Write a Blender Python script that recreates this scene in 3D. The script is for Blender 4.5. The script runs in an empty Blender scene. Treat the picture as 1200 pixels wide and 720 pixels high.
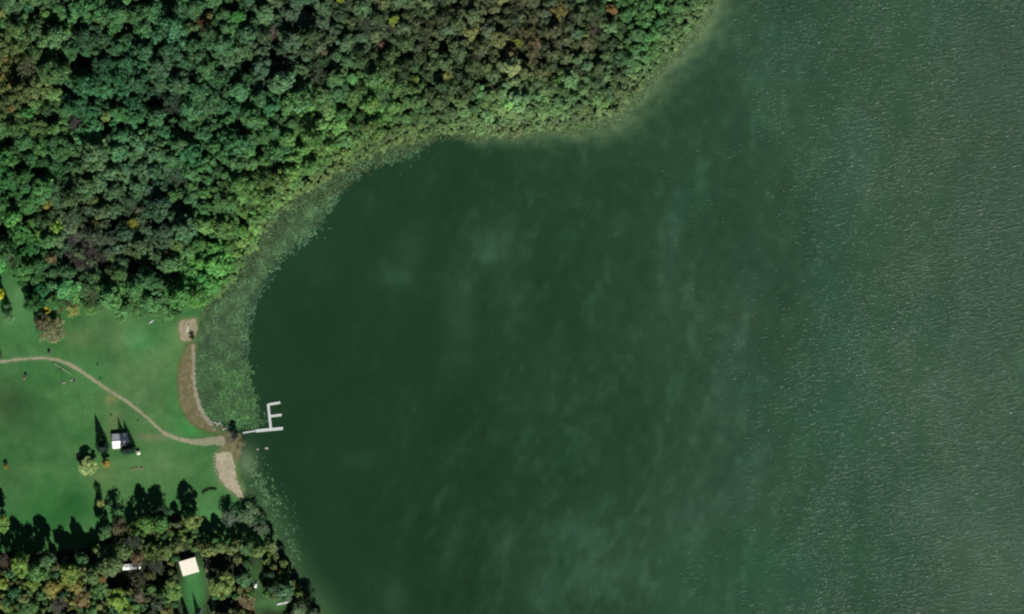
import bpy, bmesh, math, random
import numpy as np
from mathutils import Vector

# ------------------------------------------------------------------ camera, world, sun
S = 0.6                                   # metres on the ground per unit of the site map (1200 x 720 units)
scene = bpy.context.scene
COL = scene.collection
cam_d = bpy.data.cameras.new("camera")
cam = bpy.data.objects.new("camera", cam_d)
COL.objects.link(cam)
cam.location = (0, 0, 5000)
cam.rotation_euler = (0, 0, 0)
cam_d.sensor_width = 36.0
cam_d.lens = 36.0 * 5000 / 720.0
cam_d.clip_start = 10
cam_d.clip_end = 30000
scene.camera = cam

SUN_EL, SUN_AZ = math.radians(40), math.radians(166)     # azimuth clockwise from north (+Y)
world = bpy.data.worlds.new("World")
scene.world = world
world.use_nodes = True
wn = world.node_tree
sky = wn.nodes.new("ShaderNodeTexSky")
sky.sky_type = 'NISHITA'
sky.sun_disc = False
sky.sun_elevation = SUN_EL
sky.sun_rotation = SUN_AZ
sky.air_density = 0.4
sky.dust_density = 0.1
bg = wn.nodes["Background"]
wn.links.new(sky.outputs[0], bg.inputs[0])
bg.inputs[1].default_value = 0.05
sd_ = bpy.data.lights.new("sun", 'SUN')
sd_.energy = 5.0
sd_.angle = math.radians(0.53)
sd_.color = (1.0, 0.965, 0.90)
sun = bpy.data.objects.new("sun", sd_)
COL.objects.link(sun)
dv = Vector((math.sin(SUN_AZ) * math.cos(SUN_EL), math.cos(SUN_AZ) * math.cos(SUN_EL), math.sin(SUN_EL)))
sun.rotation_euler = dv.to_track_quat('Z', 'Y').to_euler()
sun.location = (0, -200, 600)
scene.view_settings.view_transform = 'Standard'
scene.view_settings.look = 'None'
scene.view_settings.exposure = 0.0
scene.view_settings.gamma = 1.0
scene.cycles.filter_width = 2.3
scene.cycles.max_bounces = 5
scene.cycles.diffuse_bounces = 3

rng = np.random.default_rng(7)
random.seed(7)

# ------------------------------------------------------------------ helpers
def X(px): return (px - 600) * S
def Y(py): return (360 - py) * S
def lin(c):
    c = np.asarray(c, float) / 255.0
    return np.where(c <= 0.04045, c / 12.92, ((c + 0.055) / 1.055) ** 2.4)
def rgba(c, g=1.0):
    l = lin(c) * g
    return (float(l[0]), float(l[1]), float(l[2]), 1.0)
def sstep(a, b, x):
    t = np.clip((x - a) / (b - a), 0, 1)
    return t * t * (3 - 2 * t)

def vnoise(x, y, seed=0):                 # smooth value noise, vectorised
    x = np.asarray(x, float); y = np.asarray(y, float)
    xi = np.floor(x).astype(np.int64); yi = np.floor(y).astype(np.int64)
    fx = x - xi; fy = y - yi
    fx = fx * fx * (3 - 2 * fx); fy = fy * fy * (3 - 2 * fy)
    def h(a, b):
        n = (a * 374761393 + b * 668265263 + seed * 1442695041) & 0x7fffffff
        n = ((n ^ (n >> 13)) * 1274126177) & 0x7fffffff
        n = (n ^ (n >> 16)) & 0xffff
        return n / 65535.0
    return (h(xi, yi) * (1 - fx) + h(xi + 1, yi) * fx) * (1 - fy) + (h(xi, yi + 1) * (1 - fx) + h(xi + 1, yi + 1) * fx) * fy
def fbm(x, y, seed=0, o=3):
    s = 0; a = 0.5; t = 0
    for k in range(o):
        s = s + a * vnoise(x * 2 ** k, y * 2 ** k, seed + k * 17); t += a; a *= 0.5
    return s / t

def seg_dist(px, py, pts, closed=True):
    px = np.asarray(px, float); py = np.asarray(py, float)
    d = np.full(px.shape, 1e18)
    n = len(pts)
    for i in range(n if closed else n - 1):
        ax, ay = pts[i]; bx, by = pts[(i + 1) % n]
        dx, dy = bx - ax, by - ay
        t = np.clip(((px - ax) * dx + (py - ay) * dy) / (dx * dx + dy * dy + 1e-12), 0, 1)
        d = np.minimum(d, (px - ax - t * dx) ** 2 + (py - ay - t * dy) ** 2)
    return np.sqrt(d)
def inside(px, py, pts):
    px = np.asarray(px, float); py = np.asarray(py, float)
    c = np.zeros(px.shape, bool)
    n = len(pts)
    for i in range(n):
        ax, ay = pts[i]; bx, by = pts[(i + 1) % n]
        if ay == by: continue
        cond = ((ay > py) != (by > py)) & (px < (bx - ax) * (py - ay) / (by - ay) + ax)
        c ^= cond
    return c
def smooth_poly(pts, closed=False, k=2):
    for _ in range(k):
        out = []
        n = len(pts)
        for i in range(n if closed else n - 1):
            a = pts[i]; b = pts[(i + 1) % n]
            out.append((a[0] * .75 + b[0] * .25, a[1] * .75 + b[1] * .25))
            out.append((a[0] * .25 + b[0] * .75, a[1] * .25 + b[1] * .75))
        if not closed: out = [pts[0]] + out + [pts[-1]]
        pts = out
    return pts

# ------------------------------------------------------------------ the site map (map units)
shore_line = smooth_poly([(846, -1600), (846, -60), (832, 0), (822, 25), (802, 50), (780, 72), (757, 98), (740, 118), (722, 138), (690, 148),
    (650, 153), (600, 158), (560, 158), (530, 157), (500, 165), (470, 172), (440, 180), (410, 196), (380, 215), (350, 232), (322, 255),
    (302, 285), (282, 315), (268, 337), (250, 355), (236, 372), (232, 390), (230, 410), (229, 440), (233, 470), (241, 490), (252, 500),
    (264, 503), (282, 508), (283, 530), (280, 548), (284, 565), (296, 588), (312, 608), (322, 625), (328, 645), (340, 665), (352, 690),
    (375, 712), (385, 740), (400, 1600)], k=1)
LAND = shore_line + [(-8000, 1600), (-8000, -1600)]
def shore_sd(px, py):                     # > 0 on land, map units
    px = np.asarray(px, float); py = np.asarray(py, float)
    jx = px + 7 * (fbm(px / 11, py / 11, 3, 4) - .5); jy = py + 8 * (fbm(px / 11, py / 11, 9, 4) - .5)
    d = seg_dist(jx, jy, shore_line, closed=False)
    return np.where(inside(jx, jy, LAND), d, -d)
def height(px, py, sd=None):
    if sd is None: sd = shore_sd(px, py)
    land = 0.05 + 1.1 * sstep(0, 30, sd) + 0.5 * (fbm(np.asarray(px) / 60, np.asarray(py) / 60, 5, 2) - .5) * sstep(10, 40, sd) + 0.004 * np.clip(sd, 0, 400)
    lake = -0.05 - 3.0 * sstep(0, 60, -sd)
    return np.where(sd > 0, land, lake)
def H(px, py): return float(height(np.array([px]), np.array([py]))[0])

# ------------------------------------------------------------------ materials
def new_mat(name):
    m = bpy.data.materials.new(name); m.use_nodes = True
    return m, m.node_tree.nodes, m.node_tree.links, m.node_tree.nodes["Principled BSDF"]
def mix(nt, a, b, fac, mode='MIX'):
    n = nt.nodes.new("ShaderNodeMix"); n.data_type = 'RGBA'; n.blend_type = mode
    for sock, v in ((n.inputs[0], fac), (n.inputs[6], a), (n.inputs[7], b)):
        if hasattr(v, 'links'): nt.links.new(v, sock)
        else: sock.default_value = v
    return n.outputs[2]
def noise(nt, scale, detail=3, rough=.6, vec=None, dist=0):
    n = nt.nodes.new("ShaderNodeTexNoise"); n.inputs['Scale'].default_value = scale
    n.inputs['Detail'].default_value = detail; n.inputs['Roughness'].default_value = rough
    n.inputs['Distortion'].default_value = dist
    if vec is not None: nt.links.new(vec, n.inputs['Vector'])
    return n.outputs['Fac']
def ramp(nt, fac, stops):
    n = nt.nodes.new("ShaderNodeValToRGB"); nt.links.new(fac, n.inputs[0])
    els = n.color_ramp.elements
    while len(els) < len(stops): els.new(0.5)
    for e, (p, c) in zip(els, stops): e.position = p; e.color = c
    return n.outputs[0]
def grey(v): return (v, v, v, 1)
def objco(nt):
    return nt.nodes.new("ShaderNodeTexCoord").outputs['Object']
def simple(name, c, rough=.7, var=.15, scale=1.5, metallic=0, bump=0):
    m, N, L, P = new_mat(name); nt = m.node_tree
    co = objco(nt); f = noise(nt, scale, 5, .7, co)
    a = tuple(x * (1 - var) for x in c[:3]) + (1,); b = tuple(min(1, x * (1 + var)) for x in c[:3]) + (1,)
    L.new(mix(nt, a, b, f), P.inputs['Base Color'])
    P.inputs['Roughness'].default_value = rough; P.inputs['Metallic'].default_value = metallic
    if bump:
        bn = N.new("ShaderNodeBump"); bn.inputs['Strength'].default_value = bump; bn.inputs['Distance'].default_value = .05
        L.new(noise(nt, scale * 4, 4, .7, co), bn.inputs['Height']); L.new(bn.outputs[0], P.inputs['Normal'])
    return m

def ground_material():
    m, N, L, P = new_mat("ground_cover"); nt = m.node_tree
    at = N.new("ShaderNodeAttribute"); at.attribute_name = "cover"
    co = objco(nt)
    c = mix(nt, at.outputs['Color'], ramp(nt, noise(nt, .9, 6, .75, co), [(.25, grey(.62)), (.75, grey(1.34))]), .55, 'MULTIPLY')
    c = mix(nt, c, ramp(nt, noise(nt, .06, 5, .6, co, 1.2), [(.3, (.80, .88, .80, 1)), (.7, (1.24, 1.10, 1.14, 1))]), .9, 'MULTIPLY')
    L.new(c, P.inputs['Base Color']); P.inputs['Roughness'].default_value = .95
    P.inputs['Specular IOR Level'].default_value = .15
    b = N.new("ShaderNodeBump"); b.inputs['Strength'].default_value = .35; b.inputs['Distance'].default_value = .15
    L.new(noise(nt, 1.6, 5, .7, co), b.inputs['Height']); L.new(b.outputs[0], P.inputs['Normal'])
    return m
def water_material():
    m, N, L, P = new_mat("lake_water"); nt = m.node_tree
    at = N.new("ShaderNodeAttribute"); at.attribute_name = "cover"
    ch = N.new("ShaderNodeAttribute"); ch.attribute_name = "chop"
    co = objco(nt)
    def stretched(deg, sc3):
        a = N.new("ShaderNodeMapping"); a.inputs['Rotation'].default_value = (0, 0, math.radians(deg)); L.new(co, a.inputs['Vector'])
        b = N.new("ShaderNodeMapping"); b.inputs['Scale'].default_value = sc3; L.new(a.outputs[0], b.inputs['Vector'])
        return b
    mp = stretched(-13, (.20, .62, .5))
    mp2 = stretched(-6, (.40, 1.15, 1))
    # body colour: suspended matter in slow drifting patches, then fine streaks along the wave pattern
    c = mix(nt, at.outputs['Color'], ramp(nt, noise(nt, .012, 6, .62, co, .6), [(.3, (.90, .92, .88, 1)), (.7, (1.12, 1.1, 1.14, 1))]), .7, 'MULTIPLY')
    c = mix(nt, c, ramp(nt, noise(nt, 1.0, 4, .7, mp.outputs[0]), [(.3, grey(.90)), (.7, grey(1.10))]), .5, 'MULTIPLY')
    L.new(c, P.inputs['Base Color'])
    P.inputs['IOR'].default_value = 1.333
    P.inputs['Roughness'].default_value = .25
    w1 = ramp(nt, noise(nt, 1.0, 3, .6, mp.outputs[0], .4), [(.48, grey(0)), (.60, grey(.36)), (.72, grey(1))])
    w2 = ramp(nt, noise(nt, 1.0, 3, .65, mp2.outputs[0], .3), [(.48, grey(0)), (.8, grey(.9))])
    h = mix(nt, w1, w2, .42, 'MIX')
    sc = N.new("ShaderNodeMath"); sc.operation = 'MULTIPLY'; L.new(ch.outputs['Fac'], sc.inputs[0]); L.new(h, sc.inputs[1])
    b = N.new("ShaderNodeBump"); b.inputs['Strength'].default_value = 1; b.inputs['Distance'].default_value = .62
    L.new(sc.outputs[0], b.inputs['Height']); L.new(b.outputs[0], P.inputs['Normal'])
    return m
def foliage_material():
    m, N, L, P = new_mat("foliage"); nt = m.node_tree
    t = N.new("ShaderNodeAttribute"); t.attribute_type = 'INSTANCER'; t.attribute_name = "tint"
    v = N.new("ShaderNodeAttribute"); v.attribute_name = "leaf"
    c = mix(nt, t.outputs['Color'], v.outputs['Color'], 1.0, 'MULTIPLY')
    L.new(c, P.inputs['Base Color']); P.inputs['Roughness'].default_value = .75; P.inputs['Specular IOR Level'].default_value = .25
    tr = N.new("ShaderNodeBsdfTranslucent"); L.new(mix(nt, c, (1.0, 1.0, .55, 1), 1.0, 'MULTIPLY'), tr.inputs['Color'])
    ms = N.new("ShaderNodeMixShader"); ms.inputs[0].default_value = .36
    L.new(P.outputs[0], ms.inputs[1]); L.new(tr.outputs[0], ms.inputs[2]); L.new(ms.outputs[0], N["Material Output"].inputs['Surface'])
    return m
def attr_material(name, rough=.8, spec=.3):
    m, N, L, P = new_mat(name); nt = m.node_tree
    v = N.new("ShaderNodeAttribute"); v.attribute_name = "leaf"
    L.new(v.outputs['Color'], P.inputs['Base Color']); P.inputs['Roughness'].default_value = rough
    P.inputs['Specular IOR Level'].default_value = spec
    return m
def gravel_material(name, c1, c2, c3, s=1.0):
    m, N, L, P = new_mat(name); nt = m.node_tree; co = objco(nt)
    c = ramp(nt, noise(nt, .35 * s, 6, .75, co, .5), [(.3, c1), (.52, c2), (.72, c3)])
    c = mix(nt, c, ramp(nt, noise(nt, 3.5, 3, .8, co), [(.3, grey(.75)), (.7, grey(1.25))]), .6, 'MULTIPLY')
    L.new(c, P.inputs['Base Color']); P.inputs['Roughness'].default_value = .95; P.inputs['Specular IOR Level'].default_value = .2
    b = N.new("ShaderNodeBump"); b.inputs['Strength'].default_value = .5; b.inputs['Distance'].default_value = .1
    L.new(noise(nt, 3, 5, .8, co), b.inputs['Height']); L.new(b.outputs[0], P.inputs['Normal'])
    return m

M = {}
M['ground'] = ground_material(); M['water'] = water_material(); M['foliage'] = foliage_material()
M['pads'] = attr_material("lily_pad_green", .5, .4); M['reeds'] = attr_material("reed_green")
M['bark'] = simple("bark", (.085, .07, .055), .95, .3, 2)
M['gravel'] = gravel_material("gravel_track", rgba((122, 128, 98)), rgba((146, 148, 120)), rgba((165, 152, 130)))
M['sand'] = gravel_material("beach_sand", rgba((138, 136, 106)), rgba((168, 160, 136)), rgba((188, 178, 158)))
M['mud'] = gravel_material("bare_mud", rgba((92, 90, 60)), rgba((112, 107, 78)), rgba((140, 132, 106)))
M['edge'] = gravel_material("pale_shingle", rgba((120, 118, 92)), rgba((150, 142, 116)), rgba((185, 178, 155)), 3)
M['stone'] = simple("stone", (.34, .34, .29), .9, .35, 2, bump=.5)
M['dock'] = simple("dock_deck", (.62, .66, .64), .6, .10, 1.2)
M['dock_leg'] = simple("galvanised_steel", (.45, .47, .48), .45, .1, 2, .6)
M['cream_roof'] = simple("cream_roof", (.86, .79, .67), .55, .035, .3)
M['white_roof'] = simple("white_metal_roof", (.80, .80, .79), .5, .06, .5)
M['wall'] = simple("pale_siding", (.55, .52, .46), .8, .1, 1)
M['dark'] = simple("dark_trim", (.05, .05, .05), .6, .1, 1)
M['glass'] = simple("window_glass", (.03, .04, .05), .1, .05, 1)
M['wood'] = simple("weathered_wood", (.26, .20, .14), .85, .25, 3)
M['red_wood'] = simple("rusty_red_hull", (.16, .07, .045), .8, .3, 2)
M['white_paint'] = simple("white_paint", (.78, .80, .76), .5, .06, 2)
M['pipe'] = simple("pale_green_rail", (.40, .50, .38), .5, .08, 2)
M['van'] = simple("dark_car_paint", (.03, .035, .04), .25, .1, 1)
M['silver'] = simple("silver_car_paint", (.5, .52, .54), .3, .06, 1)
M['rubber'] = simple("rubber", (.02, .02, .02), .9, .1, 1)

# ------------------------------------------------------------------ mesh and object helpers
def mesh_from(name, V, F, mats, colors=None, attr="leaf", smooth=False, mi=None):
    me = bpy.data.meshes.new(name)
    V = np.asarray(V, np.float32)
    if isinstance(F, np.ndarray):
        k = F.shape[1]; n = len(F)
        me.vertices.add(len(V)); me.vertices.foreach_set("co", V.ravel())
        me.loops.add(n * k); me.loops.foreach_set("vertex_index", F.astype(np.int32).ravel())
        me.polygons.add(n); me.polygons.foreach_set("loop_start", np.arange(0, n * k, k, dtype=np.int32))
        me.polygons.foreach_set("loop_total", np.full(n, k, np.int32))
        me.update(calc_edges=True); me.validate()
    else:
        me.from_pydata([tuple(map(float, v)) for v in V], [], F)
    for m in (mats if isinstance(mats, (list, tuple)) else [mats]): me.materials.append(m)
    if mi is not None: me.polygons.foreach_set("material_index", np.asarray(mi, np.int32))
    if colors is not None:
        dom = 'POINT' if len(colors) == len(V) else 'FACE'
        a = me.attributes.new(attr, 'FLOAT_COLOR', dom)
        c = np.ones((len(colors), 4), np.float32); c[:, :3] = colors
        a.data.foreach_set("color", c.ravel())
    if smooth: me.polygons.foreach_set("use_smooth", np.ones(len(me.polygons), bool))
    me.update()
    return me
def link(name, me, parent=None, loc=None, kind=None):
    o = bpy.data.objects.new(name, me); COL.objects.link(o)
    if loc is not None: o.location = loc
    if parent is not None: o.parent = parent
    if kind: o['kind'] = kind
    return o
def tag(o, label, cat, group=None):
    o['label'] = label; o['category'] = cat
    if group: o['group'] = group
    return o
def thing(name, label, cat, loc, rz=0, group=None):
    o = bpy.data.objects.new(name, None); COL.objects.link(o)
    o.empty_display_size = .5; o.location = loc; o.rotation_euler = (0, 0, rz)
    return tag(o, label, cat, group)
class MB:
    """collects boxes, prisms and tubes, builds one mesh"""
    def __init__(s): s.b = bmesh.new()
    def box(s, c, d, rz=0, bev=0):
        ca, sa = math.cos(rz), math.sin(rz); vs = []
        for k in (-1, 1):
            for i, j in ((-1, -1), (1, -1), (1, 1), (-1, 1)):
                x, y = i * d[0] / 2, j * d[1] / 2
                vs.append(s.b.verts.new((c[0] + x * ca - y * sa, c[1] + x * sa + y * ca, c[2] + k * d[2] / 2)))
        fs = [s.b.faces.new([vs[i] for i in q]) for q in ((3, 2, 1, 0), (4, 5, 6, 7), (0, 1, 5, 4), (1, 2, 6, 5), (2, 3, 7, 6), (3, 0, 4, 7))]
        if bev:
            es = list({e for f in fs for e in f.edges})
            bmesh.ops.bevel(s.b, geom=es, offset=bev, segments=1, affect='EDGES')
        return s
    def tube(s, a, b, r0, r1=None, n=7):
        r1 = r0 if r1 is None else r1
        a = Vector(a); b = Vector(b); z = (b - a).normalized()
        x = z.orthogonal().normalized(); y = z.cross(x)
        A = [s.b.verts.new(a + (x * math.cos(t) + y * math.sin(t)) * r0) for t in [2 * math.pi * i / n for i in range(n)]]
        B = [s.b.verts.new(b + (x * math.cos(t) + y * math.sin(t)) * r1) for t in [2 * math.pi * i / n for i in range(n)]]
        for i in range(n): s.b.faces.new((A[i], A[(i + 1) % n], B[(i + 1) % n], B[i]))
        s.b.faces.new(A[::-1]); s.b.faces.new(B)
        return s
    def poly(s, verts, faces):
        vs = [s.b.verts.new(v) for v in verts]
        for f in faces: s.b.faces.new([vs[i] for i in f])
        return s
    def build(s, name, mat, parent=None, loc=None, smooth=False):
        me = bpy.data.meshes.new(name); bmesh.ops.recalc_face_normals(s.b, faces=s.b.faces); s.b.to_mesh(me); s.b.free()
        me.materials.append(mat)
        if smooth: me.polygons.foreach_set("use_smooth", np.ones(len(me.polygons), bool))
        return link(name, me, parent, loc)

def copy_tree(o, parent=None):
    c = o.copy(); COL.objects.link(c); c.parent = parent
    for ch in list(o.children): copy_tree(ch, c)
    return c

# outlines of the worn and sandy ground
PATH = smooth_poly([(-300, 440), (-60, 430), (0, 424.5), (22, 421), (45, 419.5), (60, 420), (74, 423.5), (88, 430), (104, 441), (125, 456), (148, 470), (165, 483),
        (182, 499), (194, 509), (212, 516), (232, 518), (258, 517)], k=2)
BEACH = smooth_poly([(252, 531), (268, 528), (273, 533), (275, 546), (277, 560), (283, 574), (288, 584), (282, 584), (272, 577), (262, 569), (256, 558), (253, 545)], True, 1)
LANDING = smooth_poly([(258, 510), (268, 506), (284, 507), (284, 520), (280, 540), (277, 540), (273, 530), (258, 526)], True, 1)
RAMP = smooth_poly([(210, 376), (222, 374), (231, 373), (231, 392), (222, 401), (211, 400), (210, 390)], True, 1)
BANK = smooth_poly([(221, 402), (230, 404), (229, 440), (233, 470), (241, 490), (252, 503), (262, 508), (236, 504), (222, 495), (213, 478), (208, 455), (209, 430), (215, 415)], True, 1)
BANKEDGE = [(226, 406), (227, 425), (226.5, 440), (229.5, 462), (234, 478), (240, 489), (248, 497)]
DRIVE = [(242, 655), (244, 675), (249, 695), (252, 760)]

# ------------------------------------------------------------------ ground sheet
def grid_mesh(xs, ys):
    nx, ny = len(xs), len(ys)
    gx, gy = np.meshgrid(xs, ys)
    idx = np.arange(nx * ny).reshape(ny, nx)
    F = np.stack([idx[1:, :-1].ravel(), idx[1:, 1:].ravel(), idx[:-1, 1:].ravel(), idx[:-1, :-1].ravel()], 1)
    return gx.ravel(), gy.ravel(), F
far = [-6000, -3500, -2000, -1100, -600, -300, -150]
gxs = np.array(far + [-90] + list(np.arange(-60, -5, 5)) + list(np.arange(-5, 410, 1.25)) + list(np.arange(410, 880, 3.5)) + [900, 950, 1050, 1200, 1500, 2200, 3600, 7000], float)
gys = np.array([-7000, -3500, -1800, -900, -450, -200, -100] + list(np.arange(-60, 300, 4)) + list(np.arange(300, 725, 1.25)) + list(np.arange(725, 790, 5)) + [850, 950, 1200, 1600, 2400, 4000, 7500], float)

FOREST_EDGE = [(-300, 318), (0, 314), (14, 314), (24, 328), (33, 346), (38, 360), (62, 358), (92, 357), (102, 364), (126, 362), (142, 364), (150, 371),
               (166, 368), (202, 371), (216, 360), (236, 360), (252, 350)]
FOREST = [(-400, -400), (850, -400)] + [p for p in shore_line if -400 < p[1] <= 352] + FOREST_EDGE[::-1] + [(-400, 318)]
SOUTHWOOD = [(-400, 646), (0, 646), (60, 645), (112, 640), (118, 628), (150, 625), (158, 600), (205, 600), (236, 612), (240, 636), (330, 636), (345, 668), (378, 712), (390, 800), (-400, 800)]

def blend_blobs(px, py, base, blobs):
    c = np.tile(np.asarray(base, float), (len(px), 1))
    for (bx, by, rx, ry, col, w) in blobs:
        g = w * np.exp(-(((px - bx) / rx) ** 2 + ((py - by) / ry) ** 2))
        c = c * (1 - g[:, None]) + np.asarray(col, float) * g[:, None]
    return c
LAWN_BLOBS = [ # where the turf is browner, lusher or paler
    (175, 430, 45, 45, (92, 124, 80), .9), (135, 400, 16, 40, (88, 116, 76), .7), (120, 375, 14, 16, (84, 116, 76), .6), (170, 470, 40, 22, (88, 120, 78), .8),
    (95, 395, 25, 14, (92, 112, 72), .6), (30, 345, 22, 22, (88, 130, 84), .9), (30, 385, 25, 18, (66, 122, 74), .6),
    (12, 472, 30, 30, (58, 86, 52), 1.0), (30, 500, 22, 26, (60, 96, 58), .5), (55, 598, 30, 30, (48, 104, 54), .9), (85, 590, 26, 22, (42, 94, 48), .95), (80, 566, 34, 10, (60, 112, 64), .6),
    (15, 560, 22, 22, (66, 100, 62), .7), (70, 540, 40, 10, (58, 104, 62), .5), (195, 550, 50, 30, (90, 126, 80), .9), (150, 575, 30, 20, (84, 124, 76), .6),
    (225, 500, 16, 12, (62, 138, 74), .9), (205, 470, 10, 40, (70, 128, 72), .6), (165, 400, 22, 18, (72, 134, 82), .7), (110, 440, 20, 16, (70, 132, 76), .6),
    (133, 497, 10, 20, (104, 120, 80), .8), (178, 512, 22, 5, (118, 120, 92), .8), (85, 470, 20, 40, (80, 126, 76), .6), (120, 555, 20, 16, (94, 118, 74), .8),
    (250, 600, 14, 12, (86, 140, 92), .6), (245, 560, 12, 40, (84, 128, 76), .6), (225, 695, 14, 40, (70, 128, 74), .8), (285, 700, 40, 22, (92, 138, 84), .8),
    (40, 440, 30, 20, (76, 124, 74), .6), (225, 642, 8, 10, (95, 125, 85), .5), (130, 468, 7, 5, (128, 122, 84), .8)]
gx, gy, gF = grid_mesh(gxs, gys)
sd = shore_sd(gx, gy)
gz = height(gx, gy, sd)
edge_far = np.maximum(np.abs(gx - 600) - 600, np.abs(gy - 360) - 360)
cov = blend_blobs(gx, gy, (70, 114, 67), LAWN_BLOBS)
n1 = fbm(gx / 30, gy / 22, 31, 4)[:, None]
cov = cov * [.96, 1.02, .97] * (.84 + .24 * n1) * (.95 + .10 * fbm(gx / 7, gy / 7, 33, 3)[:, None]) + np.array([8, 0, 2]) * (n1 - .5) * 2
fs = seg_dist(gx, gy, FOREST); fin = inside(gx, gy, FOREST) & (fs > 1)
ff = fbm(gx / 5, gy / 5, 77, 3)[:, None]
ffloor = np.array([50, 70, 42]) * (.7 + .6 * ff)
thick = sstep(26, 6, sd)[:, None] * (gx > 380)[:, None]
ffloor = ffloor * (1 - .6 * thick) + np.array([84, 112, 66]) * .6 * thick
w = (fin * sstep(0, 4, fs))[:, None]
cov = cov * (1 - w) + ffloor * w
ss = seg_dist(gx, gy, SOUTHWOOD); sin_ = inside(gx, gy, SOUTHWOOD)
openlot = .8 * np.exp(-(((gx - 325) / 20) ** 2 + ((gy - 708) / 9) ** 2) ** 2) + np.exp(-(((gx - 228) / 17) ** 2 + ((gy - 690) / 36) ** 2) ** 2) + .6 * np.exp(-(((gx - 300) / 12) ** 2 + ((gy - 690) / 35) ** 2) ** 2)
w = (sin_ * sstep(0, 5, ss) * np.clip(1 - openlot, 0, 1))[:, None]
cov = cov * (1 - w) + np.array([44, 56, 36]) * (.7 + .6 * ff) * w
# worn margins that fade into the turf
def halo(cov, d, reach, col, k):
    w = (k * np.clip(1 - d / reach, 0, 1) ** 1.3 * (.6 + .7 * fbm(gx / 3, gy / 3, 211, 2)))[:, None]
    w = np.clip(w, 0, 1)
    return cov * (1 - w) + np.asarray(col, float) * w
near = (gx < 420) & (gx > -80)
def pd(poly):
    d = seg_dist(gx, gy, poly); return np.where(inside(gx, gy, poly), 0, d)
cov = halo(cov, seg_dist(gx, gy, PATH, False), 5.0, (108, 126, 88), .8)
cov = halo(cov, pd(BEACH), 6, (122, 128, 92), .7)
cov = halo(cov, pd(LANDING), 7, (112, 110, 82), .8)
cov = halo(cov, pd(RAMP), 6, (112, 122, 84), .8)
cov = halo(cov, pd(BANK), 5, (92, 102, 62), .9)
cov = halo(cov, seg_dist(gx, gy, DRIVE, False), 6, (96, 108, 74), .7)
# wet margin and mud close to the waterline
w = (sstep(5, 0, np.abs(sd)) * .6)[:, None]
cov = cov * (1 - w) + np.array([84, 98, 62]) * w
w = (sstep(0, 6, -sd))[:, None]
cov = cov * (1 - w) + np.array([70, 84, 56]) * w
V = np.stack([X(gx), Y(gy), gz], 1)
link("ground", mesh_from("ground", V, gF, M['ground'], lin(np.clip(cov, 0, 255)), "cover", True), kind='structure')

# ------------------------------------------------------------------ lake
wxs = np.array([150, 170] + list(np.arange(180, 1260, 3)) + [1300, 1400, 1700, 2400, 4000, 8000], float)
wys = np.array([-7000, -3500, -1600, -700, -300, -120] + list(np.arange(-60, 780, 3)) + [830, 950, 1300, 2000, 4000, 7500], float)
wx, wy, wF = grid_mesh(wxs, wys)
wsd = -shore_sd(wx, wy)
t = sstep(380, 1150, wx + 160 * (fbm(wx / 120, wy / 160, 41, 3) - .5))[:, None]
wc = np.array([29, 57, 35]) * (1 - t) + np.array([50, 79, 59]) * t  # base lightens rightward, putting some of the glint's brightness into the colour
wc = blend_blobs(wx, wy, (0, 0, 0), []) + wc
def badd(c, blobs):
    for (bx, by, rx, ry, col, w_, rot) in blobs:
        ca, sa = math.cos(math.radians(rot)), math.sin(math.radians(rot))
        u = (wx - bx) * ca + (wy - by) * sa; v = -(wx - bx) * sa + (wy - by) * ca
        g = w_ * np.exp(-((u / rx) ** 2 + (v / ry) ** 2)) * (.55 + .9 * fbm(wx / 16, wy / 22, 51, 4))
        g = np.clip(g, 0, 1)[:, None]
        c = c * (1 - g) + np.asarray(col, float) * g
    return c
LAKE_BLOBS = [
    (985, 330, 45, 260, (46, 80, 62), .5, 0), (1045, 250, 45, 150, (54, 80, 54), .45, 10), (1130, 600, 60, 120, (56, 86, 66), .4, 0), (900, 660, 160, 60, (46, 84, 60), .5, 0),
    (575, 288, 26, 26, (52, 82, 62), .8, 0), (462, 322, 22, 16, (48, 78, 58), .7, 20), (478, 290, 16, 20, (46, 74, 54), .6, 0), (540, 360, 18, 50, (48, 78, 58), .7, 0),
    (600, 340, 20, 40, (46, 74, 54), .5, 0), (675, 625, 26, 26, (56, 88, 68), .7, 0), (720, 670, 40, 36, (56, 88, 68), .6, 0), (640, 690, 24, 40, (54, 86, 66), .6, 0),
    (810, 600, 60, 24, (58, 88, 70), .6, -25), (590, 640, 14, 30, (50, 80, 60), .5, 20), (530, 640, 10, 40, (48, 78, 58), .5, 20), (420, 540, 30, 14, (40, 72, 50), .5, 0),
    (860, 420, 22, 120, (60, 88, 72), .5, 12), (785, 300, 14, 90, (52, 80, 64), .5, 6), (1010, 190, 26, 60, (66, 96, 80), .5, 5), (880, 560, 20, 50, (60, 88, 72), .5, 20),
    (960, 500, 60, 50, (44, 82, 60), .4, 0), (460, 700, 12, 20, (56, 78, 62), .6, 0), (330, 260, 60, 60, (36, 66, 46), .4, 0), (1150, 200, 90, 160, (60, 84, 64), .4, 0),
    (1180, 660, 60, 60, (72, 96, 78), .4, 0), (1100, 460, 60, 60, (66, 92, 72), .4, 0), (900, 60, 50, 50, (52, 84, 68), .5, 0)]
wc = badd(wc, LAKE_BLOBS)
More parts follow.
